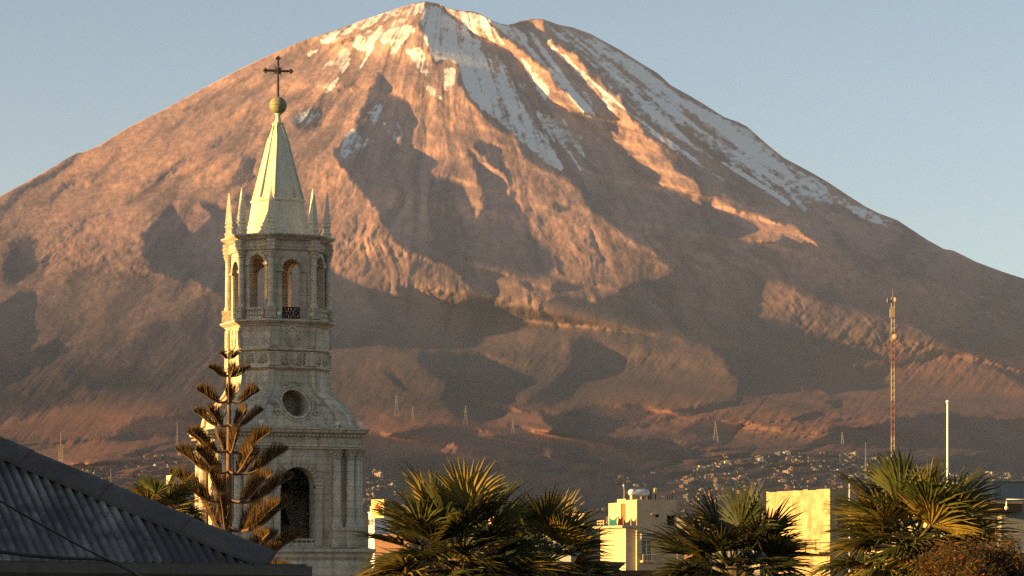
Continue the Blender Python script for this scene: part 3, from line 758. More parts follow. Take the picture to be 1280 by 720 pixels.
# belfry: eight-sided shell, an arch in every side
bel, c0 = shell('belfry', 53.5, 44, CF, .52, 404, 317, M_STONE)
cuts = [c0]
for rz in (0, 90): cuts.append(cutter(arch_prism(25*TS, TZ(342), TZ(403), -6, 6), R(rz)))
for rz in (45, -45): cuts.append(cutter(arch_prism(19.5*TS, TZ(334), TZ(399), -6, 6), R(rz)))
bpy.context.view_layer.update(); bool_cut(bel, cuts)
hbl = 53.5*TS; hch = (53.5+53.5*CF)/math.sqrt(2)*TS
for k in range(8):
    rz = k*45; wide = k % 2 == 0
    w, sp, hd = (25*TS, 342, hbl) if wide else (19.5*TS, 334, hch)
    bm = bmesh.new(); n = 16; r0, r1 = w/2+.005, w/2+(6 if wide else 4)*TS
    pin, pout = [], []
    for i in range(n+1):
        a = math.pi*i/n; pin.append((r0*math.cos(a), r0*math.sin(a))); pout.append((r1*math.cos(a), r1*math.sin(a)))
    for i in range(n):
        pts = [pin[i], pout[i], pout[i+1], pin[i+1]]
        rings(bm, [[(x, -hd-.12, TZ(sp)+z) for x, z in pts], [(x, -hd+.1, TZ(sp)+z) for x, z in pts]], True, True)
    for s in (-1, 1):
        box(bm, s*(r0+r1)/2-(r1-r0)*.75, s*(r0+r1)/2+(r1-r0)*.75, -hd-.17, -hd+.12, TZ(sp+3.2), TZ(sp+.1))
        box(bm, s*(r0+r1)/2-(r1-r0)*.42, s*(r0+r1)/2+(r1-r0)*.42, -hd-.07, -hd+.12, TZ(400), TZ(sp+3.3))
    bmesh.ops.recalc_face_normals(bm, faces=bm.faces)
    new_obj('archivolt', bm, M_TRIM, tower).rotation_euler = (0, 0, R(rz))
    if wide:
        bm = bmesh.new(); r = R(0)
        for z in (TZ(401.5), TZ(395), TZ(388.5)): tube(bm, [(-w/2, -hd+.35, z), (w/2, -hd+.35, z)], .045)
        for i in range(9):
            x = -w/2+w*(i+.5)/9; tube(bm, [(x, -hd+.35, TZ(401.5)), (x, -hd+.35, TZ(388.5))], .03)
        for i in range(6):
            x0 = -w/2+w*i/6; x1 = x0+w/6
            tube(bm, [(x0, -hd+.36, TZ(401)), (x1, -hd+.36, TZ(389))], .035); tube(bm, [(x1, -hd+.34, TZ(401)), (x0, -hd+.34, TZ(389))], .035)
        new_obj('iron_railing', bm, M_IRON, tower).rotation_euler = (0, 0, R(rz))
    else:
        bm = bmesh.new(); hw = 12*TS; y = -hd-5*TS
        box(bm, -hw, hw, y-.14, y+.16, TZ(392.2), TZ(389.8)); box(bm, -hw, hw, y-.16, y+.2, TZ(403.4), TZ(400.5))
        for i in range(6): lathe(bm, [(.05, TZ(400.5)), (.13, TZ(397.5)), (.05, TZ(394)), (.09, TZ(392.2))], 8, -hw+2*hw*(i+.5)/6, y)
        new_obj('balustrade', bm, M_TRIM, tower).rotation_euler = (0, 0, R(rz))
corner = []
for i, (x, y, _) in enumerate(hring(1, CF, 0)):
    corner.append(Vector((x, y, 0)))
    p = Vector((x, y, 0))*(56.5*TS); c = column(p.x, p.y, 389, 318, 3.5*TS, 403); c.rotation_euler = (0, 0, math.atan2(y, x))
    # scroll bracket beside the pedestal
stack('belfry_entablature', [(53, CF, 318), (56, CF, 317.5), (56, CF, 315), (57, CF, 314.5), (57, CF, 309), (55, CF, 308.6), (55, CF, 306)], M_TRIM)
for p in corner:      # entablature breaks forward over each column
    bm = bmesh.new(); w = 5.2*TS
    box(bm, -w, w, -w, w, TZ(318), TZ(306)); box(bm, -w*1.15, w*1.15, -w*1.15, w*1.15, TZ(314), TZ(312))
    o = new_obj('entablature_block', bm, M_TRIM, tower); o.location = p*(57*TS); o.rotation_euler = (0, 0, math.atan2(p.y, p.x))
stack('upper_cornice', [(55.5, CF, 307), (59, CF, 305), (60, CF, 304), (63, CF, 302), (64.5, CF, 301), (64.5, CF, 299), (54, CF, 297.6)], M_TRIM)
# spire
stack('spire_base', [(40, CF, 299), (38.5, CF, 296), (36, CF, 290), (33.5, CF, 280), (31.5, CF, 268), (30, CF, 256), (29, CF, 254)], M_SPIRE)
stack('spire_moulding', [(29, CF, 255), (31, CF, 253.4), (31.4, CF, 252), (30.3, CF, 250.6), (28.3, CF, 250)], M_SPIRE)
stack('spire', [(28.3, CF, 250.5), (26.4, CF, 244), (18.4, CF, 208), (11, CF, 174), (6, CF, 157), (6.8, CF, 155.5), (6.8, CF, 154), (5.0, CF, 153.5)], M_SPIRE)
bm = bmesh.new()
for x, y, _ in hring(1, CF, 0):       # roll ribs on the arrises
    tube(bm, [(x*h*TS, y*h*TS, TZ(p)) for h, p in ((28.1, 249.5), (18.4, 208), (11, 174), (6.1, 158))], [.09, .08, .06, .05], 6)
new_obj('spire_ribs', bm, M_SPIRE, tower, True)
bm = bmesh.new(); lathe(bm, [(r*TS, TZ(p)) for r, p in ((5, 154), (4, 151), (2.8, 147), (2.6, 144.5), (4.2, 143.5), (4.2, 142.3), (3, 141.8))], 16)
new_obj('spire_neck', bm, M_SPIRE, tower, True)
bm = bmesh.new(); lathe(bm, [(max(.02, 11*TS*math.cos(a)), TZ(132)+11*TS*math.sin(a)) for a in [math.pi*(-.5+i/20) for i in range(21)]], 28)
lathe(bm, [(11.15*TS, TZ(132.6)), (11.35*TS, TZ(132)), (11.15*TS, TZ(131.4))], 28)
new_obj('ball', bm, M_BALL, tower, True)
# cross, with rays, faces the square
cross = empty('cross', (0, 0, 0), R(-12)); cross.parent = tower
bm = bmesh.new(); zc = TZ(88.5)
tube(bm, [(0, 0, TZ(121.5)), (0, 0, TZ(74))], [.085, .07], 8); tube(bm, [(-15*TS, 0, zc), (15*TS, 0, zc)], .075, 8)
for dx, dz in ((-1, 0), (1, 0), (0, 1)):
    c = Vector((dx*15.3*TS, 0, zc+(dz*15*TS if dz else 0)))
    if dz: c.z = TZ(73.5)
    for ex, ez in ((dx, dz), (dz*.8+dx*.2, dx*.8+dz*.2), (-dz*.8+dx*.2, -dx*.8+dz*.2)):
        bmesh.ops.create_icosphere(bm, subdivisions=1, radius=.1, matrix=Matrix.Translation(c+Vector((ex, 0, ez))*.11))
o = new_obj('cross_bars', bm, M_IRON, cross)
bm = bmesh.new()
for i in range(16):
    a = i*math.pi/8+math.pi/16; l = (8.5 if i % 2 else 6.5)*TS
    tube(bm, [(.06*math.cos(a), 0, zc+.06*math.sin(a)), (l*math.cos(a), 0, zc+l*math.sin(a))], [.06, .012], 5)
bmesh.ops.create_icosphere(bm, subdivisions=2, radius=.2, matrix=Matrix.Translation((0, 0, zc)) @ Matrix.Diagonal((1, .4, 1, 1)))
new_obj('sunburst', bm, M_IRON, cross)
# pinnacles round the spire
def pinnacle():
    bm = bmesh.new(); s = TS
    box(bm, -4.3*s, 4.3*s, -4.3*s, 4.3*s, TZ(299), TZ(294)); box(bm, -5*s, 5*s, -5*s, 5*s, TZ(294), TZ(292)); box(bm, -3.5*s, 3.5*s, -3.5*s, 3.5*s, TZ(292), TZ(285)); box(bm, -4.6*s, 4.6*s, -4.6*s, 4.6*s, TZ(285), TZ(283)); box(bm, -3.6*s, 3.6*s, -3.6*s, 3.6*s, TZ(283), TZ(280)); box(bm, -4.2*s, 4.2*s, -4.2*s, 4.2*s, TZ(280), TZ(278.6))
    rings(bm, [[(a*r*s, b*r*s, TZ(p)) for a, b in ((-1, -1), (1, -1), (1, 1), (-1, 1))] for r, p in ((3.9, 278.6), (3.2, 268), (1.6, 250), (.6, 243))])
    bmesh.ops.create_icosphere(bm, subdivisions=1, radius=.055, matrix=Matrix.Translation((0, 0, TZ(242))))
    return bm
pin = None
for p in corner:
    if pin is None: pin = new_obj('pinnacle', pinnacle(), M_SPIRE, tower); c = pin
    else: c = pin.copy(); COL.objects.link(c)
    c.location = p*(55.5*TS); c.rotation_euler = (0, 0, math.atan2(p.y, p.x))
# small floodlights on the ledges
def floodlight(): 
    bm = bmesh.new(); box(bm, -.11, .11, -.1, .08, .22, .42); tube(bm, [(0, 0, 0), (0, 0, .24)], .035, 6); return bm
fl = None
for rz, u, h, py in ((0, -50, 86, 538.4), (0, 48, 86, 538.4), (0, 78, 86, 538.4), (-90, 20, 86, 538.4), (0, -20, 62, 403.6), (0, 24, 62, 403.6)):
    if fl is None: fl = new_obj('floodlight', floodlight(), M_WHITE, tower); c = fl
    else: c = fl.copy(); COL.objects.link(c)
    place_on_face(c, rz, u*TS, -h*TS, TZ(py)-.02)
# the bell hangs from the beam
bm = bmesh.new()
lathe(bm, [(.02, TZ(606)-1.0), (.32, TZ(606)-1.02), (.45, TZ(606)-1.2), (.5, TZ(606)-1.7), (.62, TZ(606)-2.2), (.82, TZ(606)-2.5), (.8, TZ(606)-2.53), (.02, TZ(606)-2.3)], 22)
tube(bm, [(0, 0, TZ(606)-1.05), (0, 0, TZ(613)+.02)], .1, 8)
bell = new_obj('bell', bm, weathered('dark_bronze', (.05, .042, .03), (.025, .02, .015), 2, .5, .5, .5, False, .6), None, True)
bell.location = (tower.location.x, tower.location.y, -.0); tag(bell, 'dark bronze bell hanging in the shadowed lower arch of the bell tower', 'bell')
# the cathedral's second tower stands to the left, out of the picture; its long evening shadow lies across the first
twin = copy_tree(tower); twin.location = tower.location+Vector((-28.5, -15.3, 4.9)); twin['label'] = 'second stone bell tower, out of the picture to the left'
bm = bmesh.new(); box(bm, -5.2, 5.2, -5.2, 5.2, -4.9, .2); new_obj('footing', bm, M_STONE, twin)  # footing added below; tower raised so its shadow reaches the belfry
# ------------------------------------------------------------------ plants
def leaf_material(name, c0, c1, c2, trans=.35, scale=1.6):
    k = NT(name, .55, .18); co = k.coords()
    c = k.ramp(k.noise(co, scale, 4, .7), [(.32, c0), (.52, c1), (.72, c2)])
    k.color(c)
    tr = k.n('ShaderNodeBsdfTranslucent'); mx = k.n('ShaderNodeMixShader'); mx.inputs[0].default_value = trans
    k.l(k.mix(.5, c, (.30, .22, .03)), tr.inputs['Color'])
    out = [n for n in k.t.nodes if n.type == 'OUTPUT_MATERIAL'][0]
    k.l(k.b.outputs[0], mx.inputs[1]); k.l(tr.outputs[0], mx.inputs[2]); k.l(mx.outputs[0], out.inputs['Surface'])
    return k.m
M_PALM = leaf_material('palm_leaf', (.014, .020, .006), (.034, .040, .011), (.09, .078, .02), .2)
M_PALMY = leaf_material('yellowed_and_sunlit_palm_leaf', (.10, .08, .02), (.21, .15, .03), (.30, .21, .05), .25)  # yellow of old leaves, also standing in for golden sunlight on fronds
M_PALMG = leaf_material('young_palm_leaf', (.028, .04, .011), (.06, .07, .018), (.13, .12, .028), .25)
M_BARK = weathered('palm_bark', (.16, .11, .07), (.06, .045, .03), 3, .7, .9, .1)

def fan_leaf(bm, base, direc, up, pet, blade, rnd, mi, spread=1.75, droop=.25):
    """fan palm leaf: a stalk, then a folded fan of narrow ribbons with free drooping tips"""
    d = direc.normalized(); side = d.cross(up).normalized(); n = side.cross(d).normalized()
    p = [base+d*pet*t-Vector((0, 0, 1))*(.10*pet*t*t) for t in (0, .5, 1)]
    tube(bm, p, [.03, .022, .016], 4, mi, False)
    tip = p[-1]; d2 = (p[2]-p[1]).normalized(); side = d2.cross(n).normalized(); n2 = side.cross(d2).normalized()
    N = rnd.randint(24, 30)
    for i in range(N):
        a = (i/(N-1)*2-1)*spread
        L_ = blade*(1-.28*(abs(a)/spread)**2)*rnd.uniform(.88, 1.06)
        dr = d2*math.cos(a)+side*math.sin(a)+n2*(.18*abs(math.sin(a))+rnd.uniform(-.07, .07)); dr.normalize()
        w = dr.cross(n2).normalized()
        fold = n2*(.018 if i % 2 else -.012)
        dp = droop*rnd.uniform(.4, 1.8)
        q = []
        for t, ww in ((.04, .010), (.4, .034), (.68, .024), (.88, .011), (1.0, .002)):
            c = tip+dr*(L_*t)-Vector((0, 0, 1))*(dp*L_*max(0, t-.35)**2)+fold*(1 if t < .7 else 0)
            q.append((c-w*ww*blade, c+n2*ww*.55*blade, c+w*ww*blade))
        for (a0, a1, a2), (b0, b1, b2) in zip(q[:-1], q[1:]):
            va = [bm.verts.new(v) for v in (a0, a1, b1, b0)]; bm.faces.new(va).material_index = mi
            vb = [bm.verts.new(v) for v in (a1, a2, b2, b1)]; bm.faces.new(vb).material_index = mi

def fan_palm(px, py, Y, n, size, seed, label, mats, low=-.55, tilt=0.0, group='fan palms in the square'):
    rnd = random.Random(seed)
    c = at(px, py, Y); root = empty('fan_palm', (c.x, c.y, 0)); tag(root, label, 'palm tree', group)
    bm = bmesh.new()
    prof = []
    for i in range(26):
        z = c.z*i/25; prof.append((.34-.10*i/25+.025*(i % 2), z))
    lathe(bm, prof, 14); new_obj('trunk', bm, M_BARK, root)
    bm = bmesh.new()
    for i in range(n):
        t = (i+.5)/n
        el = math.asin(max(-1, min(1, 1.0-(1-low)*t**.85)))+rnd.uniform(-.12, .12)
        az = i*2.39996+rnd.uniform(-.25, .25)
        d = Vector((math.cos(el)*math.cos(az), math.cos(el)*math.sin(az), math.sin(el)))
        up = Vector((0, 0, 1)) if el < 1.2 else Vector((math.cos(az), math.sin(az), 0))
        up = (up+Vector((rnd.uniform(-.5, .5), rnd.uniform(-.5, .5), rnd.uniform(-.2, .2)))).normalized()
        pet = size*rnd.uniform(.36, .56)*(1.0 if el > 0 else 1.1); bl = size*rnd.uniform(.5, .62)
        mi = 1 if (el < -.15 and rnd.random() < .5) or rnd.random() < .28 else (2 if el > .7 and rnd.random() < .7 else 0)  # yellow on old low leaves, plus a random share coloured as if sunlit
        fan_leaf(bm, Vector((rnd.uniform(-.1, .1), rnd.uniform(-.1, .1), c.z-.25+.3*math.sin(el))), d, up, pet, bl, rnd, mi, rnd.uniform(1.15, 1.75), .25+.5*max(0, .3-el))
    new_obj('crown', bm, mats, root)
    # stubs of old stalks and hanging dead leaves under the crown
    bm = bmesh.new()
    for i in range(40):
        az = rnd.uniform(0, 6.28); z = c.z-.25-rnd.uniform(0, 1.4)
        d = Vector((math.cos(az), math.sin(az), .9)); tube(bm, [Vector((math.cos(az)*.22, math.sin(az)*.22, z)), Vector((math.cos(az)*.22, math.sin(az)*.22, z))+d*rnd.uniform(.25, .5)], [.045, .02], 4)
    new_obj('stalk_stubs', bm, M_BARK, root)
    return root
PM = [M_PALM, M_PALMY, M_PALMG]
fan_palm(573, 698, 66, 74, 2.65, 3, 'large wide fan palm with golden leaf tips, just right of the bell tower', PM)
fan_palm(680, 702, 70, 54, 2.1, 8, 'smaller dark fan palm growing close against the right of the large golden palm', PM)
fan_palm(916, 708, 62, 60, 2.1, 5, 'darkest fan palm, in front of the cream house and the yellow wall', [M_PALM, M_PALM, M_PALM])
fan_palm(1146, 674, 58, 84, 2.2, 12, 'bright yellow-green fan palm standing below the red and white mast', [M_PALMG, M_PALMY, M_PALMG], -.75)
fan_palm(200, 640, 84, 52, 1.62, 21, 'green fan palm rising behind the ridge of the tin roof', PM, -.6)
fan_palm(228, 690, 82, 30, 1.35, 22, 'low fan palm with rusty golden leaves between the tin roof and the tower', [M_PALMY, M_PALMY, M_PALM], -.6)  # mostly yellow leaf material, colouring the fronds as orange-lit

# Norfolk Island pine: whorls of upswept branches on a straight stem
M_NEEDLE = leaf_material('pine_needle', (.065, .042, .015), (.14, .082, .026), (.22, .12, .04), .3, 2.2)
M_STEM = weathered('pine_bark', (.20, .12, .07), (.09, .055, .035), 4, .6, .9, .1)
def norfolk_pine():
    Y = 118.0; s = Y/3500; c = at(286, 715, Y); rnd = random.Random(4)
    root = empty('norfolk_pine', (c.x, Y, 0)); tag(root, 'tall pine with tiers of upswept branches in front of the bell tower', 'tree')
    z = lambda py: 14+(715-py)*s
    bm = bmesh.new(); tube(bm, [(0, 0, 0), (0, 0, z(700)), (0, 0, z(600)), (.01, 0, z(500)), (0, 0, z(442))], [.24, .15, .12, .075, .02], 10)
    new_obj('trunk', bm, M_STEM, root, True)
    tiers = [(447, 12, 5, 5), (469, 27, 9, 5), (501, 37, 13, 6), (531, 42, 17, 6), (563, 54, 21, 6), (589, 64, 26, 6), (624, 72, 30, 7), (660, 82, 33, 7), (697, 84, 28, 7), (735, 84, 26, 5), (775, 84, 20, 6)]
    for ti, (py, reach, rise, nb) in enumerate(tiers):
        off = rnd.uniform(0, 6.28)
        for b in range(nb):
            az = off+b*2*math.pi/nb+rnd.uniform(-.12, .12); rr = reach*s*rnd.uniform(1.0, 1.16); up = rise*s*rnd.uniform(.9, 1.1)
            d = Vector((math.cos(az), math.sin(az), 0)); sd_ = Vector((-math.sin(az), math.cos(az), 0))
            pts = [Vector((0, 0, z(py)))+d*(rr*t)+Vector((0, 0, 1))*(up*(t**1.7)-.10*rr*math.sin(math.pi*min(1, t*1.3))) for t in [i/8 for i in range(9)]]
            bm = bmesh.new(); tube(bm, pts, [.055*(1-.75*i/8)*(.5+rr/3) for i in range(9)], 5, 1)
            nN = max(14, int(rr*25)); start = .12 if rr < 1.2 else .3
            for i in range(nN):
                t = start+(1-start)*(i+.5)/nN; k = t*8; i0 = min(7, int(k)); p = pts[i0].lerp(pts[i0+1], k-i0)
                tang = (pts[i0+1]-pts[i0]).normalized()
                w = math.sin(math.pi*(.10+.88*((t-start)/(1-start))**.8))
                ln = (.12+.76*w)*min(1.0, .22+rr/2.9)
                for sg in (-1, 1):
                    for lift in (.35, .95):
                        dr = (tang*rnd.uniform(.3, .6)+sd_*sg*rnd.uniform(.08, .5)+Vector((0, 0, 1))*rnd.uniform(.7, 1.0)).normalized()
                        l = ln*rnd.uniform(.8, 1.1)
                        tube(bm, [p, p+dr*l*.55, p+dr*l+Vector((0, 0, .12*l))], [.009, .011, .002], 3, 0, False)
            new_obj('branch', bm, [M_NEEDLE, M_STEM], root)
norfolk_pine()

# bush in the bottom right corner
def shrub(px, py, Y, rx, rz, seed, label, mats, n=5200, leaf=.075):
    rnd = random.Random(seed); c = at(px, py, Y); root = empty('flowering_tree', (c.x, c.y, 0)); tag(root, label, 'tree')
    bm = bmesh.new(); tube(bm, [(0, 0, 0), (.1, 0, c.z*.5), (0, 0, c.z-rz*.4)], [.16, .12, .08], 8)
    cl = []
    for i in range(34):
        v = Vector((rnd.gauss(0, 1), rnd.gauss(0, 1), rnd.gauss(0, 1))).normalized()*rnd.uniform(.5, 1.0)
        p = Vector((v.x*rx, v.y*rx*.8, c.z+v.z*rz)); cl.append((p, rnd.uniform(.25, .5)*rx*.55))
        tube(bm, [(0, 0, c.z-rz*.6), tuple((Vector((0, 0, c.z-rz*.3))+p)*.5), tuple(p)], [.05, .03, .01], 5)
    new_obj('trunk', bm, M_BARK, root)
    bm = bmesh.new()
    for i in range(n):
        p, r = rnd.choice(cl); q = p+Vector((rnd.gauss(0, .5), rnd.gauss(0, .5), rnd.gauss(0, .5)))*r
        a = Vector((rnd.gauss(0, 1), rnd.gauss(0, 1), rnd.gauss(0, 1))).normalized(); b = a.orthogonal().normalized(); l = leaf*rnd.uniform(.6, 1.3)
        vs4 = [bm.verts.new(q+v) for v in (-a*l, b*l*.42, a*l, -b*l*.42)]
        bm.faces.new(vs4).material_index = 0 if rnd.random() < .86 else 1
    new_obj('crown', bm, mats, root)
M_BUSH = leaf_material('russet_leaf', (.030, .022, .010), (.065, .042, .015), (.12, .07, .02), .3, 1.2)
M_BLOOM = leaf_material('red_blossom', (.16, .05, .015), (.24, .075, .02), (.30, .12, .03), .3, 2)
shrub(1226, 722, 50, 1.2, .62, 31, 'russet flowering tree filling the bottom right corner', [M_BUSH, M_BLOOM], 17000, .04)
shrub(1090, 714, 60, .45, .35, 33, 'small tree with orange-red blossom under the yellow-green palm', [M_BUSH, M_BLOOM], 1600, .05)
# ------------------------------------------------------------------ tin roof in the bottom left corner
def tin_roof():
    E1 = at(-60, 701, 26.0); E2 = at(338, 706, 27.3); A = at(-60, 539, 28.2)
    root = empty('tin_roofed_house', (E2.x, E2.y, 0)); tag(root, 'old house with a grey corrugated tin roof with rust stains', 'house'); off = Vector((E2.x, E2.y, 0))
    e = (E1-E2); eL = e.length*3.2; e.normalize()
    n = e.cross(A-E2); n.normalize(); n = n if n.z > 0 else -n
    upv = (Vector((0, 0, 1))-n*n.z).normalized()          # up the slope
    hip = A-E2; hx, hy_ = hip.dot(e), hip.dot(upv); k = hx/hy_       # hip: along-eave distance per metre up the slope
    top = 3.4; pitch = .092
    bm = bmesh.new(); M_ = int(eL/pitch*8)
    rnd = random.Random(2)
    prev = None
    nseg = 10
    for i in range(M_+1):
        u = i*pitch/8; sheet = int(u/.8)
        h = n*(.02*math.cos(2*math.pi*u/pitch)+.006*(sheet % 2)+.008*math.sin(u*1.3))
        v1 = min(top, u/k) if k > 0 else top
        cols = []
        for j in range(nseg+1):
            v = -.02+(v1+.02)*j/nseg
            p = E2+e*u+upv*v+h-off+n*(.006*math.sin(v*3+sheet)); cols.append(bm.verts.new(p))
        if prev:
            for j in range(nseg): bm.faces.new((prev[j], prev[j+1], cols[j+1], cols[j]))
        prev = cols
    k_ = NT('corrugated_tin', .55, .4); k_.b.inputs['Metallic'].default_value = 0
    co = k_.coords(); 
    c = k_.ramp(k_.noise(co, 2.2, 6, .7), [(.3, (.10, .088, .074)), (.55, (.19, .166, .138)), (.75, (.30, .262, .216))])
    tcm = k_.n('ShaderNodeTexCoord'); dp = k_.n('ShaderNodeVectorMath'); dp.operation = 'DOT_PRODUCT'; k_.l(tcm.outputs['Object'], dp.inputs[0]); dp.inputs[1].default_value = tuple(e)
    dv = k_.n('ShaderNodeVectorMath'); dv.operation = 'DOT_PRODUCT'; k_.l(tcm.outputs['Object'], dv.inputs[0]); dv.inputs[1].default_value = tuple(upv)
    cb = k_.n('ShaderNodeCombineXYZ'); k_.l(dp.outputs['Value'], cb.inputs[0]); k_.l(k_.math('MULTIPLY', dv.outputs['Value'], .15), cb.inputs[1])
    wn = k_.n('ShaderNodeTexNoise'); wn.inputs['Scale'].default_value = 6; wn.inputs['Detail'].default_value = 4; k_.l(cb.outputs[0], wn.inputs['Vector'])
    c = k_.mix(1.0, c, k_.ramp(wn.outputs[0], [(.35, .55), (.65, 1.25)]), 'MULTIPLY')
    rib = k_.math('COSINE', k_.math('MULTIPLY', dp.outputs['Value'], 2*math.pi/.092))
    c = k_.mix(1.0, c, k_.ramp(k_.math('ADD', k_.math('MULTIPLY', rib, .5), .5), [(0.0, .42), (.45, .8), (1.0, 1.2)]), 'MULTIPLY')      # rib shading painted into the colour, with valley dirt: dark troughs, pale crests
    sheetn = k_.n('ShaderNodeTexWhiteNoise'); sheetn.noise_dimensions = '1D'; k_.l(k_.math('FLOOR', k_.math('DIVIDE', dp.outputs['Value'], .8)), sheetn.inputs['W'])
    rustm = k_.math('MULTIPLY', k_.ramp(k_.noise(co, 1.3, 5, .7), [(.47, 0.0), (.58, 1.0)]), .8)
    rust_sheet = k_.ramp(dp.outputs['Value'], [(0.0, 1.0), (.002, 1.0)])
    old = k_.math('MULTIPLY', k_.math('LESS_THAN', dp.outputs['Value'], 1.25), .8)
    c = k_.mix(k_.math('MAXIMUM', rustm, old), c, (.05, .034, .028))
    k_.color(c); k_.bump(k_.noise(co, 30, 3), .15, .01)
    new_obj('roof', bm, k_.m, root, True)
    M_CAP = weathered('old_zinc', (.11, .097, .082), (.05, .043, .036), 3, .7, .7, .3)
    # the slope beyond the hip
    back = Vector((e.y, -e.x, 0)); back = back if back.y > 0 else -back
    hipT = E2+(e*k+upv)*top
    bm = bmesh.new(); q = [E2, E2+back*9, hipT+back*6, hipT]
    vv = [bm.verts.new(p-off) for p in q]; vw = [bm.verts.new(p-off-Vector((0, 0, .05))) for p in q]
    bm.faces.new(vv); bm.faces.new(vw[::-1])
    for i in range(4): bm.faces.new((vv[i], vv[(i+1) % 4], vw[(i+1) % 4], vw[i]))
    new_obj('far_roof_slope', bm, M_CAP, root)
    # hip capping: overlapping lengths of rolled zinc with timber under
    hd = (e*k+upv).normalized(); L_ = (hipT-E2).length; sidev = hd.cross(n).normalized()
    if sidev.dot(e) > 0: sidev = -sidev
    bm = bmesh.new(); t = .02
    while t < L_:
        l = .92; a, b = E2+hd*t-off, E2+hd*(t+l+.04)-off
        for P, Q, lift in ((a, b, 0),):
            prof = [(-.17, .015), (-.155, .05), (-.06, .085), (.02, .11), (.09, .10), (.14, .05)]
            rings(bm, [[P+sidev*(-x if 0 else x)+n*(z+.012) for x, z in prof]+[P+n*-.03], [Q+sidev*x+n*z for x, z in prof]+[Q+n*-.03]])
        t += l
    bmesh.ops.recalc_face_normals(bm, faces=bm.faces)
    new_obj('hip_capping', bm, M_CAP, root)
    # gutter, eaves board and walls
    bm = bmesh.new(); dn = Vector((0, 0, -1)); out = Vector((n.x, n.y, 0)).normalized()
    pts = [E2-e*.36-off+out*.02+dn*.01, E2+e*eL-off+out*.02+dn*.01]
    prof = [(0, .02), (.0, -.1), (.05, -.14), (.12, -.14), (.17, -.09), (.17, .0), (.15, .0), (.15, -.08), (.11, -.115), (.05, -.115), (.02, -.09), (.02, .02)]
    rings(bm, [[p+out*x+Vector((0, 0, z)) for x, z in prof] for p in pts]); bmesh.ops.recalc_face_normals(bm, faces=bm.faces)
    new_obj('gutter', bm, M_CAP, root)
    bm = bmesh.new(); a = E2-off-out*.25+back*.3+e*.3; zt = -.12
    q = [a, a+e*(eL-.6), a+e*(eL-.6)+back*7, a+back*7]
    rings(bm, [[Vector((p.x, p.y, 0)) for p in q], [Vector((p.x, p.y, E2.z-.2)) for p in q]]); bmesh.ops.recalc_face_normals(bm, faces=bm.faces)
    new_obj('wall', bm, weathered('grimy_plaster', (.20, .18, .15), (.08, .07, .06), 1, .7), root)
    return E1, E2, e, n, upv
RE1, RE2, Re, Rn, Rup = tin_roof()

def cable(pts, rad, label):
    P = [at(*p) for p in pts]; o_ = P[0].copy(); fine = []
    for a, b in zip(P[:-1], P[1:]):
        for t in range(8): fine.append(a.lerp(b, t/8))
    fine.append(P[-1])
    for _ in range(6): fine = [fine[0]]+[(fine[i-1]+fine[i]*2+fine[i+1])/4 for i in range(1, len(fine)-1)]+[fine[-1]]
    bm = bmesh.new(); tube(bm, [p-o_ for p in fine], rad, 6)
    o = new_obj('power_cable', bm, M_RUBBER, None, True); o.location = o_; tag(o, label, 'cable', 'cables across the tin roof')
M_RUBBER = weathered('black_rubber', (.015, .015, .016), (.03, .03, .03), 5, .5, .6, .3, False)
cable([(-40, 684, 23), (30, 694, 23.3), (80, 698, 23.6), (130, 699, 24), (150, 705, 24.2), (180, 724, 24.6), (200, 745, 25)], .016, 'thick black cable sagging low along the eaves of the tin roof')
cable([(-40, 606, 22), (0, 626, 22.4), (50, 655, 22.8), (110, 688, 23.4), (160, 712, 24), (200, 738, 24.5)], .009, 'thin black cable slanting down across the tin roof')

# ------------------------------------------------------------------ buildings beyond the square
M_CREAM = weathered('cream_render', (.55, .43, .26), (.34, .26, .155), .8, .45, .9, .2)
M_OCHRE = weathered('ochre_render', (.52, .40, .21), (.20, .14, .075), .9, 1.0, .95, .1)
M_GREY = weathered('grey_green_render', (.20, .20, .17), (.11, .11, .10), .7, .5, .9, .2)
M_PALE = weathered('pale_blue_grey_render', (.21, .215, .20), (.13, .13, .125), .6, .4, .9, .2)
M_BAND = weathered('off_white_band', (.50, .46, .42), (.34, .31, .28), 1.5, .4, .9, .2)
M_GLASS = NT('window_glass', .12, .6).color((.03, .034, .04)).m
M_WOOD = weathered('orange_timber', (.36, .14, .04), (.22, .08, .02), 2, .5, .6, .3)
M_RAIL = weathered('painted_rail', (.50, .40, .22), (.3, .22, .12), 4, .5, .6, .3)
M_CLOTH1 = weathered('teal_cloth', (.03, .26, .25), (.02, .16, .16), 1.5, .5, .9, .1, False)
M_CLOTH2 = weathered('maroon_cloth', (.07, .022, .02), (.03, .012, .012), 2, .5, .9, .1, False)
M_TANK = weathered('tank_enamel', (.62, .64, .68), (.42, .43, .46), 2, .35, .35, .5)
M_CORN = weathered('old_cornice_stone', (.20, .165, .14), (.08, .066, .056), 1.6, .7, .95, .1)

class Block:
    """a building laid out in its own axes: u along the shaded front (to the right), v away from it, origin at the near corner px,py"""
    def __init__(s, name, px, Y, rz, label, cat='building', group=None):
        s.Y = Y; c = at(px, 715, Y); s.o = empty(name, (c.x, c.y, 0), R(rz)); tag(s.o, label, cat, group); s.s = Y/3500
    def z(s, py): return 14+(715-py)*s.s
    def part(s, name, bm, mat, parent=None, smooth=False):
        return new_obj(name, bm, mat, parent or s.o, smooth)
    def bx(s, name, mat, u0, u1, v0, v1, p0, p1, parent=None):
        bm = bmesh.new(); box(bm, u0, u1, v0, v1, s.z(p0), s.z(p1)); return s.part(name, bm, mat, parent)

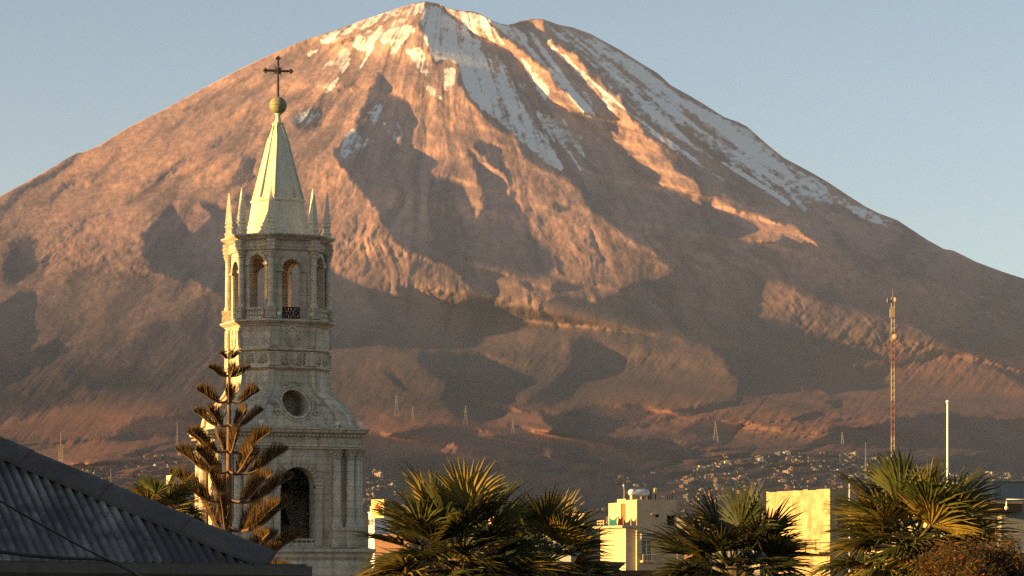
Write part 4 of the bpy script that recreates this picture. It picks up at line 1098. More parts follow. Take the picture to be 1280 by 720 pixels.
def cream_house():
    # near corner at x=795; left lit wall seen 35 px wide, shaded front about 50 px
    B = Block('rooftop_house', 796, 240, 20, 'cream concrete house with a rooftop room, teal cloth and white water tank', 'house'); s = B.s
    fr = 51*s/math.cos(R(20)); dp = 31.5*s/math.sin(R(20))      # front length, side depth
    # walls of the rooftop room with real openings
    def wall_with_holes(name, mat, length, zt, zb, holes, thick, axis):
        xs = sorted({0, length, *[h[0] for h in holes], *[h[1] for h in holes]}); zs = sorted({zb, zt, *[h[2] for h in holes], *[h[3] for h in holes]})
        bm = bmesh.new()
        for x0, x1 in zip(xs[:-1], xs[1:]):
            for z0, z1 in zip(zs[:-1], zs[1:]):
                mx, mz = (x0+x1)/2, (z0+z1)/2
                if any(h[0] < mx < h[1] and h[2] < mz < h[3] for h in holes): continue
                if axis == 'u': box(bm, x0, x1, 0, thick, z0, z1)
                else: box(bm, 0, thick, x0, x1, z0, z1)
        bmesh.ops.remove_doubles(bm, verts=bm.verts, dist=1e-4)
        # drop the internal faces
        seen = {}
        for f in bm.faces: seen.setdefault(tuple(sorted(v.index for v in f.verts)), []).append(f)
        bm.verts.index_update(); seen = {}
        for f in bm.faces: seen.setdefault(tuple(sorted(v.index for v in f.verts)), []).append(f)
        dead = [f for fs in seen.values() if len(fs) > 1 for f in fs]
        bmesh.ops.delete(bm, geom=dead, context='FACES_ONLY')
        return B.part(name, bm, mat)
    k = fr/51; zt, zb = B.z(624), B.z(690+330)
    P = lambda x: (x-796)*k
    zt2 = B.z(624.5)
    wall_with_holes('front_wall', M_CREAM, fr, zt2, 0, [(P(819.5), P(824.5), B.z(646.5), B.z(643)), (P(834.5), P(845), B.z(657), B.z(644)), (P(801.5), P(816), B.z(702), B.z(674))], .25, 'u')
    kd = dp/34
    # the side wall that faces the evening sun; door to the terrace
    Q = lambda x: (797-x)*kd
    d0 = Q(783.5); 
    bm = bmesh.new(); box(bm, 0, .25, .25, d0-.0, B.z(657), zt2); B.part('side_wall', bm, M_CREAM)
    bm = bmesh.new(); box(bm, 0, .25, Q(777.5)+0, Q(773), B.z(657), B.z(622.5)); box(bm, 0, .25, d0, Q(777.5), B.z(628.5), B.z(622.5)); B.part('door_surround', bm, M_CREAM)
    bm = bmesh.new(); box(bm, .1, .16, d0, Q(777.5), B.z(657), B.z(628.5)); dr = B.part('door', bm, M_WOOD)
    bm = bmesh.new(); tube(bm, [(.06, d0+.15, B.z(643)), (.06, d0+.3, B.z(643))], .03); B.part('handle', bm, M_IRON, dr)
    B.bx('stair_house', M_CREAM, .0, 3.0, Q(773)+.003, Q(762), 657, 627)
    B.bx('roof_slab', M_CREAM, .26, fr-.02, .26, Q(773)-.02, 626, 624.2)
    B.bx('rear_block', M_GREY, fr*.3, fr, Q(783)*.5, Q(762)+1, 1000, 634)
    # lower storeys: terrace with parapet, sunlit pier
    B.bx('terrace_slab', M_CREAM, -1.35, .0-.003, .0, Q(760), 659.5, 656.8)
    B.bx('lower_wall', M_CREAM, -.9, -.003, .3, Q(764), 1000, 659.7)
    bm = bmesh.new()
    for q in (Q(764.5), Q(768), Q(772)): tube(bm, [(-1.2, q, B.z(656.8)), (-1.2, q, B.z(650))], .05)
    for zz in (650, 653.5): tube(bm, [(-1.2, Q(764), B.z(zz)), (-1.2, Q(773), B.z(zz))], .05)
    B.part('terrace_railing', bm, M_RAIL)
    # windows of the front
    def window(u0, u1, p0, p1, shutter=None):
        bm = bmesh.new(); box(bm, u0, u1, .16, .2, B.z(p0), B.z(p1)); w = B.part('window', bm, M_GLASS)
        bm = bmesh.new(); t = .09
        for a, b, c, d in ((u0-.0, u0+t, p0, p1), (u1-t, u1, p0, p1), ((u0+u1)/2-.04, (u0+u1)/2+.04, p0, p1)): box(bm, a, b, .08, .155, B.z(c), B.z(d))
        box(bm, u0+t+.002, u1-t-.002, .09, .15, B.z(p1)-t, B.z(p1)); box(bm, u0+t+.002, u1-t-.002, .09, .15, B.z(p0), B.z(p0)+t)
        B.part('window_frame', bm, M_WHITE, w)
    B.bx('window', M_DARK, P(819.5), P(824.5), .2, .24, 646.5, 643); B.bx('opening_shade', M_DARK, P(834.5), P(845), .22, .245, 657, 644); window(P(801.5), P(816), 702, 674)  # dark sheets set in two openings to paint the shade inside
    B.bx('roller_shutter', M_BAND, P(800.8), P(817), -.16, -.003, 674.2, 666.2)
    bm = bmesh.new()
    for i in range(9):
        u = P(801)+(P(817.5)-P(801))*i/8; tube(bm, [(u, -.5, B.z(701)), (u, -.5, B.z(693.5))], .04, 6)
    for zz in (701, 693.5): tube(bm, [(P(801), -.5, B.z(zz)), (P(817.5), -.5, B.z(zz))], .05, 6)
    for u in (P(801), P(817.5)): tube(bm, [(u, -.5, B.z(701)), (u, 0, B.z(701))], .05, 6)
    B.part('balcony_railing', bm, M_RAIL)
    B.bx('balcony_slab', M_CREAM, P(800.5), P(818), -.55, -.003, 703, 701.2)
    B.bx('window_hood', M_CREAM, P(814), P(820), -.2, -.003, 643, 642.3)
    # washing hung on a line over the terrace
    W_ = B.o.matrix_basis
    def cloth(u, v0, v1, p0, p1, mat, label):
        bm = bmesh.new(); n = 14; g = []
        for i in range(n+1):
            t = i/n; v = v0+(v1-v0)*t
            top = B.z(p1)-.5*abs(math.sin(math.pi*t*1.0))*.7
            g.append([bm.verts.new((u+.07*math.sin(t*15+j)*(j/4), v, top+(B.z(p0)-top)*j/4)) for j in range(5)])
        for a, b in zip(g[:-1], g[1:]):
            for j in range(4): bm.faces.new((a[j], b[j], b[j+1], a[j+1]))
        bmesh.ops.solidify(bm, geom=bm.faces[:], thickness=.03)
        o = new_obj('hung_cloth', bm, mat, None, True); o.matrix_basis = B.o.matrix_basis.copy(); tag(o, label, 'cloth', 'cloths hung on the terrace')
    cloth(-1.25, Q(779.5), Q(789.5), 656.7, 644.5, M_CLOTH1, 'teal cloth hung on the sunlit terrace of the cream house')
    cloth(-1.22, Q(790), Q(796.5), 656.7, 643.5, M_CLOTH2, 'dark maroon cloth hung beside the teal cloth on the terrace')
    # water tank lying on a stand, on the roof
    def at_local(o, u, v, zz): o.matrix_basis = B.o.matrix_basis @ Matrix.Translation((u, v, zz)); return o
    t = empty('water_tank'); at_local(t, 0, 0, 0); tag(t, 'white horizontal water tank on the roof of the cream house', 'water tank')
    bm = bmesh.new(); zc = B.z(615.3); r = 4.4*s; u0, u1 = P(793), P(815.5)
    prof = [(0, u0-.16), (r*.5, u0-.13), (r*.85, u0-.03), (r, u0+.1), (r, u1-.1), (r*.85, u1+.03), (r*.5, u1+.13), (0, u1+.16)]
    n = 20
    rings(bm, [[(x, 1.0+max(rr, .01)*math.cos(2*math.pi*i/n), zc+max(rr, .01)*math.sin(2*math.pi*i/n)) for i in range(n)] for rr, x in prof]); bmesh.ops.recalc_face_normals(bm, faces=bm.faces)
    new_obj('tank_body', bm, M_TANK, t, True)
    bm = bmesh.new()
    for u in (u0+.15, (u0+u1)/2, u1-.15):
        box(bm, u-.06, u+.06, 1-r*.8, 1+r*.8, B.z(624.3), zc-r*.75)
    box(bm, u0+.1, u1-.1, .94, 1.06, zc-r*1.08, zc-r*.9); new_obj('stand', bm, M_RAIL, t)
    bm = bmesh.new()
    for u in (u0+.25, u1-.25):
        tube(bm, [(u, 1-r*1.02, zc-.0)]+[(u, 1+r*1.02*math.cos(a), zc+r*1.02*math.sin(a)) for a in [math.pi-math.pi*i/10 for i in range(1, 10)]], .03, 6)
    lathe(bm, [(.16, zc+r*.98), (.16, zc+r*1.12), (.05, zc+r*1.16)], 10, (u0+u1)/2-.3, 1.0)
    tube(bm, [(u1-.1, 1, zc+r), (u1-.1, 1, zc+r*1.3), (u1+.3, 1, zc+r*1.3), (u1+.3, 1, B.z(624.2))], .035, 6)
    new_obj('pipework', bm, M_IRON, t)
    # other roof things
    o = empty('tank_enclosure'); at_local(o, P(818.5), 2.2, B.z(624.2)); tag(o, 'grey rooftop cubicle behind the white water tank', 'cubicle')
    bm = bmesh.new(); box(bm, -.45, .5, -.4, .4, 0, .82); box(bm, -.52, .57, -.47, .47, .82, .9); new_obj('cubicle_walls', bm, M_GREY, o)
    bm = bmesh.new(); box(bm, -.2, .2, -.44, -.403, .05, .62); new_obj('hatch', bm, M_DARK, o)
    o = empty('roof_lamp'); at_local(o, P(826.8), 1.2, B.z(624.2)); tag(o, 'small yellow-lit box lamp on a post at the back of the roof', 'lamp post')
    bm = bmesh.new(); tube(bm, [(0, 0, 0), (0, 0, .55)], .05); new_obj('post', bm, M_IRON, o)
    bm = bmesh.new(); box(bm, -.12, .12, -.12, .12, .55, .92); rings(bm, [[(x*.16, y*.16, .92) for x, y in ((-1, -1), (1, -1), (1, 1), (-1, 1))], [(x*.03, y*.03, 1.05) for x, y in ((-1, -1), (1, -1), (1, 1), (-1, 1))]]); new_obj('lamp_housing', bm, M_RAIL, o)
    o = empty('roof_aerial'); at_local(o, .15, Q(779.5), B.z(622.5)); tag(o, 'thin aerial with a ball tip on the corner of the cream house', 'aerial')
    bm = bmesh.new(); H = 17*s; tube(bm, [(0, 0, 0), (.02, 0, H*.6), (-.04, 0, H)], [.03, .025, .02], 6); new_obj('pole', bm, M_RAIL, o)
    bm = bmesh.new(); 
    for i in range(4): tube(bm, [(-.1, 0, H*(.35+.15*i)), (.1, 0, H*(.35+.15*i))], .015, 5)
    bmesh.ops.create_icosphere(bm, subdivisions=2, radius=.09, matrix=Matrix.Translation((-.04, 0, H))); new_obj('elements', bm, M_WHITE, o)
    for u, h in ((P(841), .4), (P(844.5), .75), (P(838), .3)):
        o = empty('rebar_stub'); at_local(o, u, .6, B.z(624.2)); tag(o, 'rusty reinforcing bar sticking up from the right end of the roof', 'rebar', 'rebar stubs on the cream house roof')
        bm = bmesh.new(); tube(bm, [(0, 0, 0), (.05, 0, h)], .035, 5); new_obj('bar', bm, M_DARK, o)
cream_house()

def low_house():
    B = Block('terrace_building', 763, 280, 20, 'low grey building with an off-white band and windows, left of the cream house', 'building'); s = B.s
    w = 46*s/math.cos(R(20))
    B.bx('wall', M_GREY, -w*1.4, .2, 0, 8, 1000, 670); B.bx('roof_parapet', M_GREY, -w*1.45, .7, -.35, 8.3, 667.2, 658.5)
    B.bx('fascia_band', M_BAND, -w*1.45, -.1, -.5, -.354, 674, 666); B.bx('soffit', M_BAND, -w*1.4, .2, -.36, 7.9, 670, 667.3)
    for u0, u1 in ((-w*.98, -w*.62), (-w*.55, -w*.3), (-w*.22, -.12)):
        bm = bmesh.new(); box(bm, u0, u1, -.03, -.003, B.z(702), B.z(675)); wd = B.part('window', bm, M_GLASS)
        bm = bmesh.new()
        for x in (u0-.06, (u0+u1)/2, u1+.06): box(bm, x-.06, x+.06, -.12, -.032, B.z(702), B.z(675))
        B.part('window_frame', bm, M_RAIL, wd)
    bm = bmesh.new()
    for i in range(16): u = -w*1.0+w*.95*i/15; tube(bm, [(u, -.55, B.z(703)), (u, -.55, B.z(694.5))], .035, 5)
    tube(bm, [(-w*1.02, -.55, B.z(694.5)), (-.1, -.55, B.z(694.5))], .05, 5); tube(bm, [(-w*1.02, -.55, B.z(703)), (-.1, -.55, B.z(703))], .05, 5)
    B.part('balcony_railing', bm, M_RAIL); B.bx('balcony_floor', M_BAND, -w*1.05, 0, -.7, -.003, 705, 703.1)
    bm = bmesh.new(); lathe(bm, [(.22, B.z(658.5)), (.22, B.z(656.6)), (.1, B.z(656.2))], 10, -w*.72, .6); B.part('roof_vent', bm, M_GREY)
low_house()

def stone_cornice_house():
    B = Block('old_stone_building', 772, 150, 20, 'old dark stone building with a heavy moulded cornice, below the low grey building', 'building'); s = B.s
    w = 88*s/math.cos(R(20))
    def mould(name, prof, mat):
        bm = bmesh.new(); rings(bm, [[(-w-o, -o, B.z(p)), (o, -o, B.z(p)), (o, 5+o, B.z(p)), (-w-o, 5+o, B.z(p))] for o, p in prof]); return B.part(name, bm, mat)
    mould('wall', [(0, 1040), (0, 713)], M_CORN); mould('cornice', [(.02, 713.5), (.08, 712), (.08, 710.5), (.18, 708), (.3, 705.5), (.3, 704.3), (.36, 703.4), (.36, 702.6), (-.3, 702)], M_CORN)
    bm = bmesh.new()
    for i in range(46): u = -w+w*i/45; box(bm, u-.03, u+.03, -.07, -.003, B.z(720), B.z(714))
    o = B.part('dentils', bm, M_CORN); 
    bm = bmesh.new(); u0, u1 = -w*.62, -w*.22
    rings(bm, [[(u0-a, .5-a, B.z(p)), (u1+a, .5-a, B.z(p)), (u1+a, 2.2+a, B.z(p)), (u0-a, 2.2+a, B.z(p))] for a, p in ((0, 702.2), (0, 679), (.1, 678), (.18, 677), (.18, 676), (0, 675.5))])
    B.part('attic_pedestal', bm, weathered('grey_stone', (.27, .25, .24), (.14, .13, .12), 1.5, .5))
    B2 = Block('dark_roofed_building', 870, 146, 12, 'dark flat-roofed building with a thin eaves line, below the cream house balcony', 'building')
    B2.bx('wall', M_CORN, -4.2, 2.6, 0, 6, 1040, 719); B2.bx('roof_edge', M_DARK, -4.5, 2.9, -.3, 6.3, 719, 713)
stone_cornice_house()

def yellow_wall():
    B = Block('ochre_building', 1037.5, 206, 24, 'ochre plastered building with one big blank sunlit wall', 'building'); s = B.s
    side = 66*s/math.sin(R(24)); fr = 30*s/math.cos(R(24))
    bm = bmesh.new(); box(bm, 0, fr, 0, side, 0, B.z(612.2)); B.part('wall', bm, M_OCHRE)
    bm = bmesh.new(); rnd = random.Random(3); v = .0
    while v < side-.1:
        l = min(rnd.uniform(.7, 1.6), side-v); box(bm, -.02, .22, v+.003, v+l, B.z(612.4), B.z(612.2)+rnd.uniform(.03, .12)); v += l
    box(bm, .23, fr, -.02, .2, B.z(612.4), B.z(612.2)+.08)
    B.part('parapet', bm, M_OCHRE)
    bm = bmesh.new(); box(bm, fr*.35, fr*.7, -.04, -.003, B.z(660), B.z(636)); w = B.part('window', bm, M_GLASS)
    bm = bmesh.new(); tube(bm, [(-1.2, -.5, B.z(675)), (-1.2, 6, B.z(675))], .04); 
    for v in (0, 1.5, 3, 4.5, 6): tube(bm, [(-1.2, v-.5+.5, B.z(690)), (-1.2, v, B.z(675))], .03)
    B.part('balcony_railing', bm, M_IRON)
    B.bx('balcony_slab', M_OCHRE, -1.3, -.003, -.6, 6.2, 692, 690)
    # satellite dish on a post
    d = empty('satellite_dish'); d.matrix_basis = B.o.matrix_basis @ Matrix.Translation((fr*.3, .5, B.z(612.2))); tag(d, 'black satellite dish on a short post on the ochre building', 'satellite dish')
    bm = bmesh.new(); tube(bm, [(0, 0, 0), (0, 0, .45)], .035, 6); new_obj('post', bm, M_IRON, d)
    bm = bmesh.new(); n = 22; rr = [[(r*math.cos(2*math.pi*i/n), r*math.sin(2*math.pi*i/n), .45*r*r) for i in range(n)] for r in (.02, .12, .2, .27)]
    rings(bm, rr+[[(x*1.0, y*1.0, z-.03) for x, y, z in q] for q in rr[::-1]])
    dd = new_obj('reflector', bm, M_IRON, d, True); dd.location = (0, 0, .55); dd.rotation_euler = (R(62), 0, R(-95))
    bm = bmesh.new(); tube(bm, [(0, -.25, .02), (0, 0, .33)], .015, 5); box(bm, -.04, .04, -.04, .04, .3, .38); a = new_obj('feed_arm', bm, M_IRON, dd)
    m = empty('thin_mast', at(1062, 715, 176)*1.0); m.location.z = 0; tag(m, 'thin pale mast standing at the right edge of the ochre building', 'mast')
    bm = bmesh.new(); z0, z1 = 0, 14+(715-596)*176/3500
    tube(bm, [(0, 0, z0), (0, 0, z1)], [.09, .05], 8); new_obj('pole', bm, M_BAND, m)
    bm = bmesh.new()
    for i in range(7): z = z1-.3-i*.42; tube(bm, [(-.09, 0, z), (.09, 0, z)], .025, 5)
    new_obj('rungs', bm, M_BAND, m)
yellow_wall()

def right_buildings():
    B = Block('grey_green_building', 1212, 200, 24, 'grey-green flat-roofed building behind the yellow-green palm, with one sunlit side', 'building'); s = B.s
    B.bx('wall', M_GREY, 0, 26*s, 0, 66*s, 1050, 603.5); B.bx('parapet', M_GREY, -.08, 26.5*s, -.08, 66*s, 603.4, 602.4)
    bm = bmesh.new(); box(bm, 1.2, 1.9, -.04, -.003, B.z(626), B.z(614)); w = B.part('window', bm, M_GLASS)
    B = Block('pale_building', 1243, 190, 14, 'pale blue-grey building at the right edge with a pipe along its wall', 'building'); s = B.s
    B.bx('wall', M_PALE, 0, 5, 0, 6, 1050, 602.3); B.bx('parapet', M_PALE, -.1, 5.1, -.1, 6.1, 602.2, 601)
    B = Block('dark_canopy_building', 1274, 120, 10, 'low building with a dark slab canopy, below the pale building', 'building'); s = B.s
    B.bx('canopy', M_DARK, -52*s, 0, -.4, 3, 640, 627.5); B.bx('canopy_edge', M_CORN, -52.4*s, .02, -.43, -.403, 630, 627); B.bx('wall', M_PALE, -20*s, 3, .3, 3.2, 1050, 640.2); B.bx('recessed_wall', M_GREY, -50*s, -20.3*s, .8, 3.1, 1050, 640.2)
    L = empty('wall_lamp', at(1258, 715, 117)); L.location.z = 0; s = 117/3500; z = lambda p: 14+(715-p)*s
    tag(L, 'white tubular arm with a hanging globe lamp in front of the dark canopy', 'lamp')
    bm = bmesh.new(); tube(bm, [(26*s, 0, 0), (26*s, 0, z(624)), (-.0, 0, z(624)), (0, 0, z(629)), (0, 0, z(633))], .03, 8); new_obj('arm', bm, M_WHITE, L, True)
    bm = bmesh.new(); bmesh.ops.create_icosphere(bm, subdivisions=3, radius=.085, matrix=Matrix.Translation((0, 0, z(635)))); new_obj('globe', bm, M_WHITE, L, True)
    B = Block('sunlit_parapet_house', 1127, 95, 24, 'small cream house with a sunlit stepped wall below the yellow-green palm', 'house'); s = B.s
    B.bx('wall', M_CREAM, 0, 2, 0, 17*s/math.sin(R(24)), 1150, 700); B.bx('upper_wall', M_CREAM, .0, 2, 17*s/math.sin(R(24))+.003, 36*s/math.sin(R(24)), 1150, 688)
    B.bx('coping', M_BAND, -.06, 2.06, -.06, 17*s/math.sin(R(24)), 699.9, 698.8)
    bm = bmesh.new(); box(bm, -.03, -.003, .1, .35, B.z(716), B.z(706)); B.part('window', bm, M_GLASS)
    B = Block('sunlit_flat_house', 1168, 230, 24, 'low ochre house with a sunlit wall glimpsed through the palm leaves', 'house'); s = B.s
    B.bx('wall', M_OCHRE, 0, 3, 0, 40*s, 1050, 607); B.bx('parapet', M_OCHRE, -.06, 3, -.06, 40.2*s, 606.9, 605.8)
    bm = bmesh.new(); box(bm, .8, 1.5, -.03, -.003, B.z(640), B.z(622)); B.part('window', bm, M_GLASS)
    # white pole
    P_ = empty('flagpole', at(1184.5, 715, 130)); P_.location.z = 0; s = 130/3500; zt = 14+(715-503)*s
    tag(P_, 'plain white flagpole rising behind the yellow-green palm', 'flagpole')
    bm = bmesh.new(); tube(bm, [(0, 0, 0), (0, 0, zt)], [.07, .05], 12); new_obj('pole', bm, M_WHITE, P_, True)
    bm = bmesh.new(); bmesh.ops.create_icosphere(bm, subdivisions=2, radius=.09, matrix=Matrix.Translation((0, 0, zt+.03))); new_obj('finial', bm, M_WHITE, P_, True)
right_buildings()

def cross_building():
    B = Block('white_clinic', 468, 330, 22, 'white building with a yellow rooftop board bearing a red cross, left of the large palm', 'building'); s = B.s
    B.bx('wall', M_WHITE, 0, 34*s, 0, 22*s, 1050, 641); B.bx('parapet', M_WHITE, -.1, 34.5*s, -.1, 22.4*s, 640.9, 639.6)
    B.bx('stair_tower', M_WHITE, .2, 3, 22*s*.55, 22*s, 639.5, 632.5)
    for i in range(3):
        bm = bmesh.new(); box(bm, -.03, -.003, .3+i*.66, .7+i*.66, B.z(656), B.z(649)); B.part('window', bm, M_GLASS)
    # the board stands on the roof facing the sun
    S_ = empty('rooftop_sign', at(472, 715, 318)); S_.location.z = 0; S_.rotation_euler = (0, 0, R(-52)); tag(S_, 'yellow rooftop sign board with a red cross', 'sign'); s = 326/3500; z = lambda p: 14+(715-p)*s
    bm = bmesh.new(); box(bm, -1.25, 1.25, 0, .15, z(649), z(626.5)); new_obj('board', bm, M_CREAM2, S_)
    bm = bmesh.new(); box(bm, -.13, .13, -.06, -.004, z(640), z(631)); box(bm, -.38, -.132, -.06, -.004, z(637.1), z(633.9)); box(bm, .132, .38, -.06, -.004, z(637.1), z(633.9)); new_obj('red_cross', bm, M_REDP, S_)
    bm = bmesh.new(); 
    for x in (-1, 1): tube(bm, [(x, .08, z(655)), (x, .08, z(646))], .06)
    new_obj('posts', bm, M_IRON, S_)
M_CREAM2 = weathered('yellow_enamel', (.62, .44, .16), (.45, .3, .1), 2, .3, .6, .3)
M_REDP = weathered('red_enamel', (.42, .02, .015), (.3, .015, .012), 2, .3, .5, .4)
cross_building()

def add_shade_block():
    """an added block, unseen left of the view, put in to keep the tin roof in shade"""
    B = empty('shade_block', (-34, 12, 0), R(-20)); tag(B, 'added block that shades the tin-roofed house, out of the picture to the left', 'building')
    bm = bmesh.new(); box(bm, -6, 6, -14, 12, 0, 24); new_obj('wall', bm, M_CORN, B)  # unseen block, added only for the shade it casts
    bm = bmesh.new(); box(bm, -6.2, 6.2, -14.2, 12.2, 24.003, 24.6); new_obj('parapet', bm, M_CORN, B)
    for z in (4, 8, 12, 16, 20):
        for y in (-11, -6, -1, 4, 9):
            bm = bmesh.new(); box(bm, 6.003, 6.06, y-.8, y+.8, z, z+1.8); new_obj('window', bm, M_GLASS, B)
add_shade_block()
# ------------------------------------------------------------------ masts
M_RED = weathered('red_mast_paint', (.14, .05, .03), (.10, .035, .022), 2, .4, .6, .3)
M_WMAST = weathered('white_mast_paint', (.28, .22, .16), (.2, .155, .11), 2, .4, .6, .3)
M_STEEL = weathered('galvanised_steel', (.19, .165, .15), (.13, .11, .10), 2, .4, .6, .4)
def ground_point(px, py):
    """the spot of the land seen at a photo pixel"""
    c = int(round((px-GX[0])/STEP)); d = float(np.interp(py, GY, D_rel[:, c])); return at(px, py, d)

def lattice_mast():
    Y = 900.0; c = at(1116, 715, Y); s = Y/3500; z = lambda p: 14+(715-p)*s
    g = ground_point(1116, 640).z*0
    root = empty('telecom_mast', (c.x, Y, 0)); tag(root, 'very tall thin red and white lattice mast with small dishes near its top', 'mast')
    zt, zb = z(372), 0.0; H = zt-zb; nsec = 46
    sections = {0: bmesh.new(), 1: bmesh.new()}
    def wid(q): return .95 if q > .1 else .95+(.1-q)*7
    for i in range(nsec):
        z0, z1 = zb+H*i/nsec, zb+H*(i+1)/nsec; band = int((zt-z0-.01)/(H/9)) % 2
        bm = sections[band]; w0, w1 = wid(i/nsec)/2*1.0, wid((i+1)/nsec)/2*1.0
        C0 = [(-w0, -w0), (w0, -w0), (w0, w0), (-w0, w0)]; C1 = [(-w1, -w1), (w1, -w1), (w1, w1), (-w1, w1)]
        for k in range(4):
            a0, a1 = C0[k], C1[k]; b0, b1 = C0[(k+1) % 4], C1[(k+1) % 4]
            tube(bm, [(a0[0], a0[1], z0), (a1[0], a1[1], z1)], .07, 4, 0, False); tube(bm, [(a0[0], a0[1], z0), (b1[0], b1[1], z1)], .045, 4, 0, False)
            tube(bm, [(a1[0], a1[1], z1), (b1[0], b1[1], z1)], .085, 4, 0, False)
    new_obj('white_sections', sections[0], M_WMAST, root); new_obj('red_sections', sections[1], M_RED, root)
    bm = bmesh.new(); tube(bm, [(0, 0, zt), (0, 0, z(361))], [.12, .05], 6); new_obj('spike', bm, M_STEEL, root)
    def dish(px, py, r, rz, deep):
        bm = bmesh.new(); n = 18; rr = [(.05, 0), (r*.6, .12*r), (r, .4*r), (r, .4*r+deep), (.05, .45*r+deep)]
        rings(bm, [[(q*math.cos(2*math.pi*i/n), zz, q*math.sin(2*math.pi*i/n)) for i in range(n)] for q, zz in rr]); bmesh.ops.recalc_face_normals(bm, faces=bm.faces)
        o = new_obj('dish', bm, M_WMAST, root, True); o.location = ((px-1116)*s, -.6, z(py)); o.rotation_euler = (0, 0, R(rz))
    dish(1111.5, 376, .85, 60, .2); dish(1119.5, 375, .8, 120, .2); dish(1120, 421.5, .95, 150, .9)
    bm = bmesh.new(); box(bm, -1.0, .5, -1.1, .2, z(397), z(386)); new_obj('panel_antenna', bm, M_WMAST, root)
    bm = bmesh.new(); box(bm, -.7, .1, -1.0, -.3, z(427), z(422)); new_obj('radio_box', bm, M_WMAST, root)
lattice_mast()

def pylon(px, pt, pb, label, group, arms=True, wide=1.0, mat=None):
    g = ground_point(px, pb); s = g.y/3500; H = (pb-pt)*s; root = empty('power_pylon' if arms else 'antenna_mast', g); tag(root, label, 'pylon' if arms else 'mast', group)
    bm = bmesh.new(); n = 7; t = max(.15, .00004*g.y)
    for i in range(n):
        q0, q1 = i/n, (i+1)/n; w0, w1 = (H*.10*(1-q0)**1.3+.012*H)*wide, (H*.10*(1-q1)**1.3+.012*H)*wide; z0, z1 = H*q0-.0, H*q1
        C = ((-1, -1), (1, -1), (1, 1), (-1, 1))
        for k in range(4):
            a, b = C[k], C[(k+1) % 4]
            tube(bm, [(a[0]*w0, a[1]*w0, z0-(1 if i == 0 else 0)), (a[0]*w1, a[1]*w1, z1)], t, 4, 0, False); tube(bm, [(a[0]*w0, a[1]*w0, z0), (b[0]*w1, b[1]*w1, z1)], t*.7, 4, 0, False)
    new_obj('lattice', bm, mat or M_STEEL, root)
    if arms:
        for f in (.68, .80, .92):
            bm = bmesh.new(); L_ = H*.13*(1.1 if f < .9 else .8)
            tube(bm, [(-L_, 0, H*f), (0, 0, H*f+H*.02), (L_, 0, H*f)], t*.8, 4); tube(bm, [(-L_, 0, H*f), (L_, 0, H*f)], t*.7, 4); new_obj('cross_arm', bm, mat or M_STEEL, root)
G1 = 'power pylons on the dark foothills'
pylon(582, 507, 531, 'tall pale pylon standing alone on the dark foothill right of the tower', G1)
pylon(495.5, 494, 521, 'pale pylon above the reddish knoll beside the tower', G1)
pylon(516, 508, 522, 'small faint pylon just right of the knoll beside the tower', G1)
pylon(641, 525, 541, 'faint pylon in front of the sunlit trapezoid hill', G1)
pylon(894.5, 526, 551, 'pale tapering pylon in front of the eroded plateau', G1)
pylon(1053, 540, 555, 'faint pylon on the shaded plain near the red and white mast', G1)
G2 = 'antenna masts on the far plain'
pylon(221.5, 528, 563, 'thin dark antenna mast left of the bell tower', G2, False, .35)
pylon(76, 541, 586, 'tallest of the three thin masts above the tin roof', G2, False, .3, M_WMAST)
pylon(73.5, 556, 585, 'left short mast beside the tallest mast above the tin roof', G2, False, .3, M_WMAST)
pylon(78.5, 557, 585, 'right short mast beside the tallest mast above the tin roof', G2, False, .3, M_WMAST)
pylon(138.5, 586, 610, 'thin faint mast left of the palm behind the tin roof', G2, False, .3)
pylon(1082, 553, 597, 'very faint thin mast left of the red and white mast', G2, False, .2)

# ------------------------------------------------------------------ houses on the far slopes
HM = {'white': weathered('white_house', (.42, .375, .32), (.3, .265, .22), .3, .4), 'cream': weathered('cream_house_wall', (.30, .24, .18), (.2, .16, .12), .3, .4),
      'brick': weathered('brick_house', (.18, .095, .06), (.12, .065, .045), .3, .5), 'grey': weathered('concrete_house', (.12, .108, .098), (.08, .072, .066), .3, .5)}
def house_meshes():
    out = {}
    for nm, m in HM.items():
        L = []
        for k in range(5):
            rnd = random.Random(k*7+len(nm)); bm = bmesh.new(); w, d, h = rnd.uniform(7, 12), rnd.uniform(7, 11), rnd.choice((3.2, 3.4, 5.8, 6.0))
            box(bm, -w/2, w/2, -d/2, d/2, -3, h); 
            for a in ((-w/2-.15, w/2+.15, -d/2-.15, -d/2+.2), (-w/2-.15, w/2+.15, d/2-.2, d/2+.15), (-w/2-.15, -w/2+.2, -d/2+.203, d/2-.203), (w/2-.2, w/2+.15, -d/2+.203, d/2-.203)): box(bm, *a, h+.003, h+.6)
            if k % 2 == 0: box(bm, -w*.1, w*.42, -d*.05, d*.4, h+.003, h+2.7)
            if k == 3: box(bm, w/2+.003, w/2+4, -d*.4, d*.4, -3, h*.55)
            if k in (1, 4): lathe(bm, [(.7, h+.003), (.8, h+1.3), (.4, h+1.6)], 8, -w*.25, d*.2, 1)
            for x in (-w*.25, w*.25):
                for z in ([1.1] if h < 4 else [1.1, 3.9]): box(bm, x-.7, x+.7, -d/2-.06, -d/2-.003, z, z+1.3, 1)
            me = bpy.data.meshes.new('far_house'); bm.normal_update(); bm.to_mesh(me); bm.free(); me.materials.append(m); me.materials.append(M_DARK); L.append(me)
        out[nm] = L
    return out
HMESH = house_meshes()
